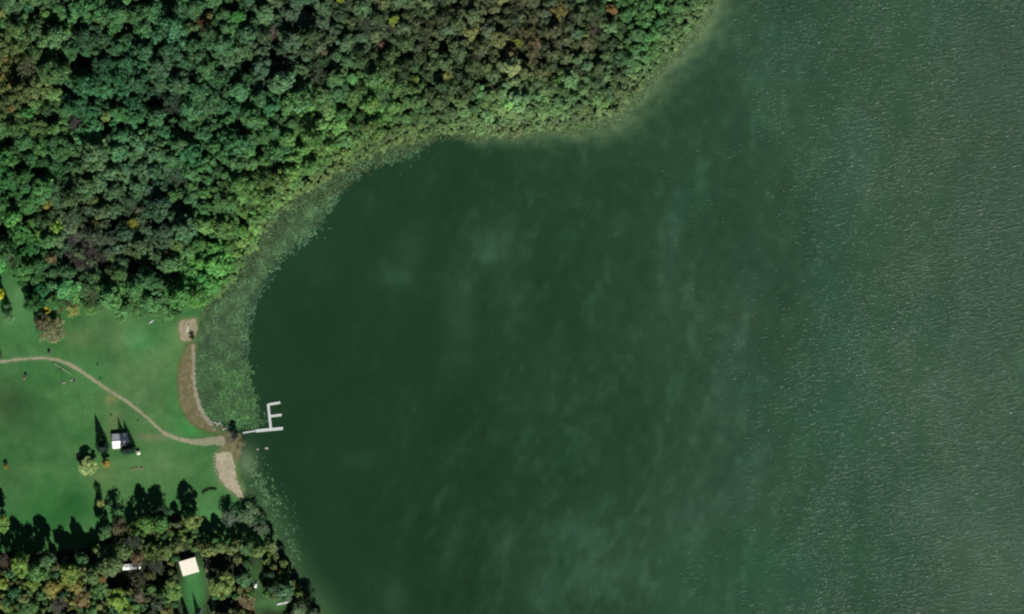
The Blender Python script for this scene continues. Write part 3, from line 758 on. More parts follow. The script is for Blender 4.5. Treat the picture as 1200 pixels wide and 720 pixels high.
    (322, 652, 5, 11.6, (126, 150, 92), 'airy', "pale bushy tree right on the lake shore at the hedgerow end"),
    (261, 685, 13, 24.6, (142, 168, 82), 'broad', "large yellow green tree right of the driveway"),
    (288, 678, 9, 23.2, (96, 148, 98), 'broad', "rounded teal green tree right of the large yellow green tree"),
    (290, 661, 7, 18.8, (58, 112, 58), 'broad', "deep green tree above the rounded teal green tree"),
    (287, 705, 12, 12, (148, 120, 90), 'airy', "broad rusty tan tree near the bottom edge"),
    (316, 672, 8, 20, (44, 74, 50), 'conifer', "dark conifer by the lake below the hedgerow, upper of two"),
    (318, 688, 8, 21, (52, 84, 54), 'conifer', "dark conifer by the lake below the hedgerow, lower of two"),
    (334, 692, 9, 24, (96, 146, 104), 'broad', "pale teal tree by the lake near the white landing stage"),
    (319, 699, 5, 10, (108, 130, 78), 'airy', "olive tree left of the white landing stage"),
    (353, 714, 9, 22, (116, 144, 110), 'airy', "pale green tree on the lake shore at the bottom edge"),
    (367, 720, 8, 24, (126, 146, 112), 'airy', "pale green tree leaning over the lake at the bottom edge"),
    (340, 723, 6, 5, (96, 140, 84), 'broad', "green tree cut by the bottom edge left of the lakeside pair"),
    (184, 724, 8, 15, (90, 130, 74), 'broad', "green tree mostly below the bottom edge left of the shadowed lawn"),
    (236, 735, 5, 22, (40, 70, 46), 'conifer', "conifer at the bottom edge casting the right streak on the house lawn"),
    (222, 736, 5, 24, (40, 70, 46), 'conifer', "conifer at the bottom edge casting the left streak on the house lawn"),
    (211, 735, 6, 18, (50, 80, 50), 'conifer', "conifer at the bottom edge left of the two streak casting ones"),
]
KINDNAME = {'broad': 'broadleaf_tree', 'airy': 'broadleaf_tree', 'bare': 'bare_tree', 'conifer': 'conifer_tree', 'shrub': 'shrub'}
TREES = []      # x, y, r(m), h, colour(srgb), kind, label or None, group
placed = []
cell = 24; grid = {}
def put(px, py, rp): grid.setdefault((int(px // cell), int(py // cell)), []).append((px, py, rp)); placed.append((px, py, rp))
def free(px, py, rp, k=.78):
    cx, cy = int(px // cell), int(py // cell)
    for i in (-1, 0, 1):
        for j in (-1, 0, 1):
            for (qx, qy, qr) in grid.get((cx + i, cy + j), ()):
                if (px - qx) ** 2 + (py - qy) ** 2 < (k * (rp + qr)) ** 2: return False
    return True
for (px, py, rp, h, c, kind, lab) in EX:
    put(px, py, rp)
    if py > 597 and kind != 'conifer': c = tuple((np.array(c) * .74 + np.array([100, 126, 74]) * .26) * .90); h = h * (1.1 if (px < 120 and py < 680) else 1); rp = rp * 1.14; h = h * (1.06 if py < 680 and px < 250 else 1)
    if py < 330 and kind != 'bare': c = tuple(np.array(c) * .68 + field_color(px, py) * .32)
    reg = "trees of the northern forest" if py < 360 else ("trees dotted round the park lawn" if py < 600 and px < 240 else ("trees along the lake shore" if px > 262 else "trees of the southern wood"))
    TREES.append((px, py, rp * S, h, c, kind, lab, reg))
# random forest, large crowns first
N = 60000
cx = rng.uniform(-55, 835, N); cy = rng.uniform(-55, 372, N)
cin = inside(cx, cy, FOREST); csd = shore_sd(cx, cy)
cx, cy, csd = cx[cin & (csd > 1.5)], cy[cin & (csd > 1.5)], csd[cin & (csd > 1.5)]
def rbase(px, py, sd_):
    big = np.interp(px, [0, 330, 440, 560, 720, 820], [9.0, 8.2, 6.6, 5.6, 5.0, 4.2])
    belt = np.interp(px, [0, 240, 330, 420, 500, 850], [12, 16, 30, 46, 52, 46])
    small = np.interp(px, [0, 330, 420, 850], [5.0, 3.6, 2.9, 2.7])
    f = float(sstep(0, belt, sd_)) if True else 1
    return small * (1 - f) + big * f, f
forest = []
u = rng.uniform(0, 1, len(cx)); v = rng.normal(0, 1, len(cx))
for pas, (lo, hi, k) in enumerate(((1.05, 1.95, .68), (.65, 1.05, .64), (.35, .65, .60))):
    s0 = pas * len(cx) // 3; s1 = (pas + 1) * len(cx) // 3
    for i in range(s0, s1):
        b, f = rbase(cx[i], cy[i], csd[i]); rp = b * (lo + (hi - lo) * u[i])
        if any((cx[i] - a) ** 2 + (cy[i] - b2) ** 2 < (g_ * .95 + rp * .5) ** 2 for a, b2, g_ in GAPS): continue
        if not free(cx[i], cy[i], rp, k): continue
        put(cx[i], cy[i], rp)
        rm = rp * S
        h = (4.5 + 2.4 * rm) * f + (.8 + 1.1 * rm) * (1 - f); pale = (1 - f) ** 1.5
        h *= float(np.clip(1 + .15 * v[i], .65, 1.45))
        c = field_color(cx[i], cy[i]); hv = float(fbm(np.array([cx[i] / 22]), np.array([cy[i] / 18]), 201, 3)[0]) - .5; br = rng.lognormal(0, .08) * (1 + .5 * hv); hq = float(fbm(np.array([cx[i] / 16]), np.array([cy[i] / 14]), 207, 2)[0]) - .5; c = c * br * (1 + rng.normal(0, [.03, .015, .03]) + np.array([.22, 0, -.12]) * hq)
        c = c * (1 - .5 * pale) + np.array([112, 132, 94]) * .5 * pale
        kind = 'broad'
        q = rng.uniform()
        brown = 440 < cx[i] < 730 and cy[i] < 112
        if brown and q < .45: kind = 'airy'; c = c * [1.0, .98, .98]
        elif brown and q < .54: kind = 'bare'; c = c * [.98, .96, 1]
        elif q < .035: kind = 'bare'; c = c * [.95, .9, 1.0]
        elif q < .20: kind = 'airy'
        elif q > .985: c = c * [1.12, 1.05, .92]
        if rm < 2.1 or f < .35: kind = 'shrub'
        if f < .5: c = c * [1.03, 1.02, .98]
        forest.append((cx[i], cy[i], rm, h, c, kind))
# understory in what room is left under and between the crowns
for i in range(0, len(cx), 9):
    rp = rng.uniform(2.2, 3.4)
    if any((cx[i] - a) ** 2 + (cy[i] - b2) ** 2 < (g_ * .9) ** 2 for a, b2, g_ in GAPS): continue
    if free(cx[i], cy[i], rp, .52):
        put(cx[i], cy[i], rp); b, f = rbase(cx[i], cy[i], csd[i])
        forest.append((cx[i], cy[i], rp * S, rng.uniform(2.5, 5.5) * (.5 + .5 * f), field_color(cx[i], cy[i]) * .82, 'shrub'))
# southern wood fill, half hidden behind the hand placed crowns
N = 5000
sx = rng.uniform(-50, 375, N); sy = rng.uniform(612, 775, N)
sok = inside(sx, sy, SOUTHWOOD) & ~((sx > 206) & (sx < 250) & (sy > 642)) & ~((sx > 304) & (sx < 348) & (sy > 698) & (sy < 760)) & ~((sx < 112) & (sy < 656)) & (shore_sd(sx, sy) > 4) & ~((sx > 206) & (sx < 252) & (sy < 722) & (sy > 642)) & ~((sy < 640) & ((sx < 150) | (sx > 238))) & ~((sx > 316) & (sx < 344) & (sy > 698) & (sy < 722)) & ~((sx > 296) & (sx < 312)) & ~((sx > 124) & (sx < 200) & (sy > 655) & (sy < 690)) & ~((sx > 240) & (sx < 282) & (sy < 672)) & ~((sx > 250) & (sx < 282) & (sy > 700) & (sy < 722))
sfill = []
for px, py in zip(sx[sok], sy[sok]):
    rp = rng.uniform(3.2, 6.0) if py < 722 else rng.uniform(6, 11)
    if not free(px, py, rp, .66): continue
    put(px, py, rp)
    c = np.array(random.choice([(96, 140, 76), (84, 124, 72), (120, 146, 76), (104, 118, 76), (116, 130, 70), (70, 116, 70)]), float)
    sfill.append((px, py, rp * S, (rng.uniform(11, 17) if py < 722 else rng.uniform(12, 19)), c, 'broad' if rp > 3.6 else 'shrub'))

# labels for forest individuals from what stands nearest
ANCH = [(e[0], e[1], t) for e, t in [
    (EX[4], "the lone bright green tree near the upper left corner"), ((97, 72), "the largest black gap at upper left"), (EX[9], "the small orange crowns at the left edge"),
    (EX[12], "the rounded saturated green tree"), ((124, 150), "the deep black gap in the left forest"), (EX[17], "the rust orange tree"),
    ((290, 76), "the black gap in the upper middle forest"), (EX[22], "the small pale grey green tree"), (EX[23], "the pinkish brown tree"),
    ((345, 28), "the dark gap near the top middle"), ((335, 115), "the dark hollow in the middle forest"), (EX[30], "the mustard yellow tree"), (EX[32], "the tan tree of the brown wood"),
    (EX[35], "the orange tree near the top edge"), (EX[37], "the brightest lime green tree"), ((100, 298), "the mauve leafless patch"), ((157, 312), "the black gaps in the lower left forest"),
    (EX[54], "the fresh green tree near the lily bay"), (EX[59], "the large dark green edge tree"), ((188, 115), "the small dark hollow left of centre"), ((28, 256), "the dark hollows by the left edge"),
    ((400, 150), "the bright reedy shore at the bay head"), ((800, 20), "the upper right tip of the forest"), ((600, 140), "the pale shore of the cape"), ((45, 203), "the brown hollow in the left forest"),
    ((250, 230), "the slope above the lily bed"), ((398, 3), "the small lemon yellow tree"), ((655, 13), "the wide mustard brown tree")]]
PAL = [("dark green", (55, 95, 60)), ("mid green", (78, 122, 76)), ("cool green", (66, 110, 82)), ("yellow green", (112, 148, 76)), ("olive", (104, 116, 70)), ("grey green", (86, 106, 84)),
       ("bright green", (84, 148, 76)), ("olive brown", (116, 108, 76)), ("golden", (145, 135, 70)), ("greyish", (86, 86, 84))]
DIRS = ["right of", "above and right of", "above", "above and left of", "left of", "below and left of", "below", "below and right of"]
def auto_label(px, py, rm, c, kind):
    a = min(ANCH, key=lambda q: (q[0] - px) ** 2 + (q[1] - py) ** 2)
    dx, dy = px - a[0], a[1] - py; d = math.hypot(dx, dy)
    dr = DIRS[int(round(math.atan2(dy, dx) / (math.pi / 4))) % 8]
    near = "just " if d < 20 else ("" if d < 40 else "well ")
    size = "small" if rm < 3.4 else ("medium" if rm < 4.8 else "large")
    cn = min(PAL, key=lambda p: sum((x - y) ** 2 for x, y in zip(p[1], c)))[0]
    k = {'bare': 'sparse tree', 'airy': 'thin tree'}.get(kind, 'tree')
    l = f"{size} {cn} {k} {near}{dr} {a[2]}"
    if len(l.split()) > 16: l = f"{cn} {k} {near}{dr} {a[2]}"
    if len(l.split()) > 16: l = f"{cn} tree {dr} {a[2]}"
    return l
order = sorted(range(len(forest)), key=lambda i: -forest[i][2] if (forest[i][5] != 'shrub' and -6 < forest[i][0] and -6 < forest[i][1]) else 9)
NIND = 298 - len(EX) - 0
sf_big = [t for t in sfill if t[1] < 722 and -3 < t[0] and t[5] != 'shrub']; sf_big = sorted(sf_big, key=lambda t: -t[2])[:28]; sf_rest = [t for t in sfill if t not in sf_big]
for j, t in enumerate(sf_big):
    cn = min(PAL, key=lambda p: sum((x - y) ** 2 for x, y in zip(p[1], t[4])))[0]
    near = min(EX, key=lambda e: (e[0] - t[0]) ** 2 + (e[1] - t[1]) ** 2)
    dr = DIRS[int(round(math.atan2(near[1] - t[1], t[0] - near[0]) / (math.pi / 4))) % 8]
    short = near[6]
    for stop in (" at the ", " in the ", " right ", " left ", " behind ", " cut ", " below ", " above ", " near ", " by ", " just ", " beside ", " under ", " leaning ", " mostly ", " touching ", " standing ", " with ", " between "): short = short.split(stop)[0]
    TREES.append((t[0], t[1], t[2], t[3], t[4], t[5], f"low {cn} tree {dr} the {short}".replace(" the the", " the").replace(" the a ", " the "), "trees of the southern wood"))
NIND = max(0, NIND - len(sf_big))
ind = set(order[:NIND])
for i in order[:NIND]:
    t = forest[i]
    TREES.append((*t, auto_label(t[0], t[1], t[2], t[4], t[5]), "trees of the northern forest"))
mass_trees = [forest[i] for i in range(len(forest)) if i not in ind and forest[i][5] != 'shrub'] + [t for t in sf_rest if t[5] != 'shrub']
mass_shrubs = [t for t in forest if t[5] == 'shrub'] + [t for t in sf_rest if t[5] == 'shrub']
print("TREES", len(TREES), "mass", len(mass_trees), "shrubs", len(mass_shrubs), "sf", len(sf_big))

def tint_of(c):
    c = np.asarray(c, float); g_ = c.mean()
    return lin(np.clip(c * .84 + g_ * .16, 0, 255)) * TINT_GAIN
TINT_GAIN = 1.42
seen = {}
TREES = [(*t[:6], t[6] if len(t[6].split()) <= 16 else " ".join(t[6].split()[:1] + ["tree"] + t[6].split()[[i for i, w in enumerate(t[6].split()) if w in ("left", "right", "above", "below", "beside")][0]:]), t[7]) for t in TREES]
for t in TREES:
    if len(t[6].split()) > 16: raise RuntimeError("LONG " + t[6])
_c = {}
for t in TREES: _c.setdefault(t[6], []).append(t)
for k_, v_ in _c.items():
    if len(v_) > 1: print("DUP", k_, [(round(q[0]), round(q[1]), round(q[2], 1)) for q in v_])
_out = []
for k_, v_ in _c.items():                 # two of a kind beside the same landmark: say which is which
    if len(v_) == 2:
        a_, b_ = v_; ax_ = 0 if abs(a_[0] - b_[0]) > abs(a_[1] - b_[1]) else 1
        lo, hi = sorted(v_, key=lambda q: q[ax_]); wl, wh = (("leftmost", "rightmost"), ("upper", "lower"))[ax_]
        for q, w_ in ((lo, wl), (hi, wh)):
            words = (w_ + " " + q[6]).split()
            if len(words) > 16: words = [x for x in words if x not in ("just", "well", "small", "large", "medium")]
            _out.append((*q[:6], " ".join(words), q[7]))
    else: _out += v_
TREES = _out
for (px, py, rm, h, c, kind, lab, grp) in TREES:
    z = H(px, py)
    crown, trunk, _ = PROTO[kind][int(rng.integers(len(PROTO[kind])))]
    grp2 = grp
    t = thing(KINDNAME[kind], lab, "tree", (X(px), Y(py), max(z, -.3)), rng.uniform(0, 6.28), grp2)
    sc = (rm / NOM_R * 1.08, rm / NOM_R * 1.08 * rng.uniform(.9, 1.1), h / NOM_H)
    a = link("crown", crown, t); b = link("trunk", trunk, t)
    a.scale = sc; b.scale = sc
    tc = tint_of(c); a["tint"] = [float(x) for x in tc]

# far larger numbers of trees and shrubs that read as one mass: geometry nodes
def scatter(name, label, cat, items, kinds):
    pc = bpy.data.collections.new(name + "_models"); ids = {}
    n = 0
    for kd in kinds:
        for (_, _, j) in PROTO[kd]:
            o = bpy.data.objects.new("model_%03d" % n, j); pc.objects.link(o); ids.setdefault(kd, []).append(n); n += 1
    P = np.array([(X(t[0]), Y(t[1]), 0) for t in items], float)
    P[:, 2] = height(np.array([t[0] for t in items]), np.array([t[1] for t in items]))
    me = bpy.data.meshes.new(name); me.vertices.add(len(P)); me.vertices.foreach_set("co", P.astype(np.float32).ravel())
    sc = np.array([(t[2] / NOM_R * 1.1, t[2] / NOM_R * 1.1, t[3] / NOM_H) for t in items], np.float32)
    a = me.attributes.new("size", 'FLOAT_VECTOR', 'POINT'); a.data.foreach_set("vector", sc.ravel())
    tc = np.ones((len(P), 4), np.float32); tc[:, :3] = [tint_of(t[4]) for t in items]
    a = me.attributes.new("tint", 'FLOAT_COLOR', 'POINT'); a.data.foreach_set("color", tc.ravel())
    a = me.attributes.new("model", 'INT', 'POINT'); a.data.foreach_set("value", np.array([random.choice(ids[t[5]]) for t in items], np.int32))
    rt = np.zeros((len(P), 3), np.float32); rt[:, 2] = rng.uniform(0, 6.28, len(P))
    a = me.attributes.new("turn", 'FLOAT_VECTOR', 'POINT'); a.data.foreach_set("vector", rt.ravel())
    o = link(name, me, kind='stuff'); tag(o, label, cat)
    ng = bpy.data.node_groups.new(name, 'GeometryNodeTree')
    ng.interface.new_socket("Geometry", in_out='INPUT', socket_type='NodeSocketGeometry')
    ng.interface.new_socket("Geometry", in_out='OUTPUT', socket_type='NodeSocketGeometry')
    Nn, L = ng.nodes, ng.links
    gi, go = Nn.new("NodeGroupInput"), Nn.new("NodeGroupOutput")
    ci = Nn.new("GeometryNodeCollectionInfo"); ci.inputs['Collection'].default_value = pc
    ci.inputs['Separate Children'].default_value = True; ci.inputs['Reset Children'].default_value = True
    ip = Nn.new("GeometryNodeInstanceOnPoints"); ip.inputs['Pick Instance'].default_value = True
    def na(nm, dt):
        q = Nn.new("GeometryNodeInputNamedAttribute"); q.data_type = dt; q.inputs['Name'].default_value = nm
        return [s for s in q.outputs if s.enabled and s.name == 'Attribute'][0]
    L.new(gi.outputs[0], ip.inputs['Points']); L.new(ci.outputs[0], ip.inputs['Instance'])
    L.new(na("model", 'INT'), ip.inputs['Instance Index']); L.new(na("turn", 'FLOAT_VECTOR'), ip.inputs['Rotation']); L.new(na("size", 'FLOAT_VECTOR'), ip.inputs['Scale'])
    L.new(ip.outputs[0], go.inputs[0])
    md = o.modifiers.new("scatter", 'NODES'); md.node_group = ng
    return o
scatter("forest_canopy", "smaller crowns filling in the green northern forest between its big trees", "forest", mass_trees, ['broad', 'airy', 'bare'])
scatter("shrub_thicket", "fine pale green shrubs along the forest shore and under the crowns", "shrubs", mass_shrubs, ['shrub'])

# ------------------------------------------------------------------ lily pads and reeds
def pads(name, label, px, py, col, size, z0=.02):
    R = rng; n = len(px)
    k = 6; ang = np.arange(k) * 2 * math.pi / k
    th = R.uniform(0, 6.28, n)[:, None] + ang
    rr = size[:, None] * R.uniform(.75, 1.15, (n, k)) * np.where(np.arange(k) == 0, .55, 1)
    tilt = R.normal(0, .10, (n, 1)) * rr
    Vx = X(px)[:, None] + rr * np.cos(th); Vy = Y(py)[:, None] + rr * np.sin(th)
    Vz = z0 + R.uniform(0, .05, (n, 1)) + np.abs(tilt) * (1 + np.sin(th))
    V = np.stack([Vx, Vy, Vz], 2).reshape(-1, 3); F = np.arange(n * k).reshape(n, k)
    o = link(name, mesh_from(name, V, F, M['pads'], lin(np.clip(col, 0, 255))), kind='stuff')
    return tag(o, label, "lily pads")
N = 150000
lx = rng.uniform(222, 525, N); ly = rng.uniform(150, 512, N)
dI = seg_dist(lx, ly, LILY); iI = inside(lx, ly, LILY); ls = -shore_sd(lx, ly)
edge = np.where(iI, dI, -dI)
clump = fbm(lx / 4.5, ly / 4.5, 131, 3); fine = fbm(lx / 1.6, ly / 1.6, 137, 2)
keep = (edge + 16 * (clump - .52) > 0) & (edge > -9) & (ls > .3) & (fine + .35 * (clump - .2) + .55 * (fbm(lx / 11, ly / 13, 223, 3) - .5) + .008 * np.clip(edge, 0, 20) > .50 + rng.uniform(-.12, .12, N))
lx, ly, edge, clump = lx[keep], ly[keep], edge[keep], clump[keep]
m = len(lx)
rimw = sstep(14, 0, edge)[:, None]
base = np.array([76, 108, 68]) * (1 - rimw) + np.array([84, 122, 88]) * rimw
low = sstep(400, 450, ly)[:, None]; base = base * (1 - low * .7) + np.array([66, 108, 58]) * low * .8
col = base * (rng.lognormal(0, .09, (m, 1))) * (.45 + 1.1 * fbm(lx / 9, ly / 11, 221, 4)[:, None]) * (1 + rng.normal(0, .05, (m, 3)))
pads("lily_pads", "dense bed of green lily pads lining the bay shore above the dock", lx, ly, col, rng.uniform(.16, .38, m))
N = 9000
lx = rng.uniform(270, 352, N); ly = rng.uniform(535, 690, N); ls = -shore_sd(lx, ly)
cl = fbm(lx / 5, ly / 5, 151, 3); den = np.exp(-((ls - 16) / 11) ** 2) * np.interp(ly, [535, 548, 580, 600, 640, 690], [0, .9, .9, .45, .3, .05])
keep = (ls > .5) & (rng.uniform(0, 1, N) < den * sstep(.35, .62, cl) * 1.5)
lx, ly = lx[keep], ly[keep]; m = len(lx)
pads("lily_pads", "loose patch of lily pads off the beach below the dock", lx, ly, np.array([86, 122, 78]) * rng.lognormal(0, .15, (m, 1)), rng.uniform(.2, .5, m))
# single pads drifting off the rim
lx = rng.uniform(290, 520, 2600); ly = rng.uniform(150, 520, 2600); dI = seg_dist(lx, ly, LILY); iI = inside(lx, ly, LILY)
keep = ~iI & (dI < 26) & (rng.uniform(0, 1, 2600) < np.exp(-dI / 5) * .5) & (shore_sd(lx, ly) < -3)
lx, ly = lx[keep], ly[keep]; m = len(lx)
pads("lily_pads", "single lily pads adrift just outside the dense bed", lx, ly, np.array([76, 112, 84]) * rng.lognormal(0, .15, (m, 1)), rng.uniform(.2, .45, m))

# reeds and sedge along the waterline
N = 230000
rx = rng.uniform(225, 840, N); ry = rng.uniform(-30, 372, N); rs = shore_sd(rx, ry)
cl = fbm(rx / 6, ry / 6, 161, 3)
wid = np.interp(rx, [225, 300, 400, 480, 560, 840], [3, 7, 9, 5, 3.5, 3])
outw = np.interp(rx, [225, 250, 290, 330, 420, 480, 520, 840], [2, 5, 12, 18, 18, 9, 6, 7]) * (.5 + cl)
keep = (rs > -outw) & (rs < wid) & (cl > .30) & (rng.uniform(0, 1, N) < np.where(rs > 0, .55, .8))
rx, ry, rs = rx[keep], ry[keep], rs[keep]; m = len(rx)
z = np.maximum(height(rx, ry, rs), 0)
hh = rng.uniform(.35, 1.1, m); th = rng.uniform(0, 6.28, m); wd = rng.uniform(.18, .42, m)
lean = rng.normal(0, .9, (m, 2)) + [0, -.35]
bx, by = X(rx), Y(ry)
V = np.stack([np.stack([bx - wd * np.cos(th), by - wd * np.sin(th), z], 1), np.stack([bx + wd * np.cos(th), by + wd * np.sin(th), z], 1),
              np.stack([bx + lean[:, 0] * hh, by + lean[:, 1] * hh, z + hh], 1)], 1).reshape(-1, 3)
warm = fbm(rx / 12, ry / 12, 171, 2)[:, None]
col = (np.array([100, 134, 80]) * (1 - warm) + np.array([122, 130, 92]) * warm) * rng.lognormal(0, .16, (m, 1)); inbay = (sstep(520, 470, rx) * sstep(2, -5, rs))[:, None]; col = col * (1 - inbay * .10)
tag(link("reed_bed", mesh_from("reed_bed", V, np.arange(m * 3).reshape(-1, 3), M['reeds'], lin(np.clip(col, 0, 255))), kind='stuff'),
    "pale reeds and sedge fringing the forest waterline", "reeds")

# ------------------------------------------------------------------ stones
def stone_mesh(seed):
    R = np.random.default_rng(seed); bm = bmesh.new(); bmesh.ops.create_icosphere(bm, subdivisions=2, radius=1)
    off = R.uniform(0, 9, 3)
    for v in bm.verts:
        s = 1 + .28 * math.sin(v.co.x * 3 + off[0]) * math.cos(v.co.y * 3 + off[1]) + R.normal(0, .05)
        v.co = v.co * s; v.co.z = v.co.z * .6
    me = bpy.data.meshes.new("boulder"); bm.to_mesh(me); bm.free(); me.materials.append(M['stone']); return me
SM = [stone_mesh(k) for k in range(5)]
def stone(px, py, r, label, group, name="boulder", z=None):
    o = link(name, SM[int(rng.integers(5))], None, (X(px), Y(py), (H(px, py) if z is None else z) + r * .15))
    o.scale = (r, r * rng.uniform(.7, 1.1), r); o.rotation_euler = (0, 0, rng.uniform(0, 6))
    return tag(o, label, "boulder", group)
ORD = ["first", "second", "third", "fourth", "fifth", "sixth", "seventh", "eighth", "ninth", "tenth", "eleventh", "twelfth", "thirteenth"]
row = sorted([(252, 495, .9), (254.5, 496.5, 1.1), (257, 496, .9), (255, 499, .7), (259, 498, .7), (262, 503, .8), (265, 502, .9), (249, 498, .6), (246, 497, .6), (252, 503, .6), (260, 501, .5), (267, 504, .6), (257, 493, .6)])
for q, (px, py, r) in enumerate(row):
    stone(px, py, r, f"pale boulder, {ORD[q]} from the left in the loose row between mud bank and landing", "boulders by the landing")
stone(302, 526.5, .9, "smaller left one of two pale rocks breaking the water below the dock", "rocks in the water", z=-.1)
stone(312, 525, 1.1, "larger right one of two pale rocks breaking the water below the dock", "rocks in the water", z=-.1)
stone(313.6, 526, .6, "small pale rock touching the larger one in the water below the dock", "rocks in the water", z=-.1)
tt = [(252.2, 531), (251.6, 535), (251.2, 539), (251, 543), (251.5, 547), (252.5, 551), (254.5, 555), (256.5, 559), (258, 563), (259.5, 567)]
for q, (px, py) in enumerate(tt):
    stone(px, py, .55, f"pale edging stone, {ORD[q]} from the top along the left side of the beach", "edging stones of the beach", "edging_stone")
# pebbly shore line: too small to pick apart
V, F = [], []
bmp = SM[0]; bv = np.array([v.co[:] for v in bmp.vertices]); 
ico = bmesh.new(); bmesh.ops.create_icosphere(ico, subdivisions=1, radius=1); iv = np.array([v.co[:] for v in ico.verts]); iff = np.array([[v.index for v in f.verts] for f in ico.faces]); ico.free()
cnt = 0
for i in range(420):
    k = rng.integers(len(BANKEDGE) - 1); tq = rng.uniform()
    a, b = BANKEDGE[k], BANKEDGE[k + 1]
    px = a[0] + (b[0] - a[0]) * tq + rng.normal(0, 1.2) + .8; py = a[1] + (b[1] - a[1]) * tq + rng.normal(0, .8)
    r = rng.uniform(.15, .42); V.append(iv * [r, r * .8, r * .6] * rng.uniform(.8, 1.2, (len(iv), 1)) + [X(px), Y(py), max(H(px, py), 0) + .08]); F.append(iff + cnt); cnt += len(iv)
tag(link("shore_stones", mesh_from("shore_stones", np.concatenate(V), np.concatenate(F), M['stone']), kind='stuff'), "pale stones strewn along the mud bank waterline", "stones")

# ------------------------------------------------------------------ dock (E shaped)
dock = thing("dock", "white E shaped floating dock reaching into the lake from the landing", "dock", (X(283), Y(507), 0))
def strip(name, a, b, w_, z=.45, th=.16, parent=dock, org=(283, 507), planks=True):
    ax, ay, bx_, by_ = X(a[0]) - X(org[0]), Y(a[1]) - Y(org[1]), X(b[0]) - X(org[0]), Y(b[1]) - Y(org[1])
    L_ = math.hypot(bx_ - ax, by_ - ay); rz = math.atan2(by_ - ay, bx_ - ax)
    fr = MB(); n = max(1, int(L_ / .3)); 
    for s in (-1, 1): fr.box(((ax + bx_) / 2 - math.sin(rz) * s * (w_ / 2 - .05), (ay + by_) / 2 + math.cos(rz) * s * (w_ / 2 - .05), z - th), (L_, .1, .2), rz)
    for i in range(n):
        t_ = (i + .5) / n
        fr.box((ax + (bx_ - ax) * t_, ay + (by_ - ay) * t_, z), (L_ / n * .93, w_, .05), rz)
    o = fr.build(name, M['dock'], parent)
    posts = MB(); k = max(2, int(L_ / 3) + 1)
    for i in range(k):
        t_ = (i + .15) / (k - .7)
        for s in (-1, 1):
            q = (ax + (bx_ - ax) * t_ - math.sin(rz) * s * (w_ / 2 + .06), ay + (by_ - ay) * t_ + math.cos(rz) * s * (w_ / 2 + .06))
            posts.tube((q[0], q[1], -2.2), (q[0], q[1], z + .35), .045)
    posts.build("post", M['dock_leg'], o)
    return o
strip("gangway", (284.5, 507.6), (299, 505.2), .95)
strip("walkway", (299.4, 505.2), (331.6, 502.2), 2.1, z=.47)
strip("spine", (314.2, 473.5), (317.3, 502.0), 1.7, z=.50)
strip("finger_pier", (314.8, 474.2), (328.4, 472.0), 1.7, z=.53)
strip("finger_pier", (316.4, 488.0), (330.0, 486.4), 1.7, z=.53)

landing = thing("landing_stage", "short white landing stage on the lower lawn below the lakeside conifers", "landing stage", (X(325), Y(708.5), H(325, 708) + .1), math.atan2(Y(706) - Y(709), X(340) - X(325)))
f = MB()
for i in range(30): f.box((.15 + i * .31, 0, .4), (.28, 1.1, .06))
f.build("deck", M['white_paint'], landing)
f = MB()
for i in range(5):
    for s in (-.45, .45): f.tube((.3 + i * 2.1, s, -.3), (.3 + i * 2.1, s, .36), .06)
f.build("post", M['wood'], landing)

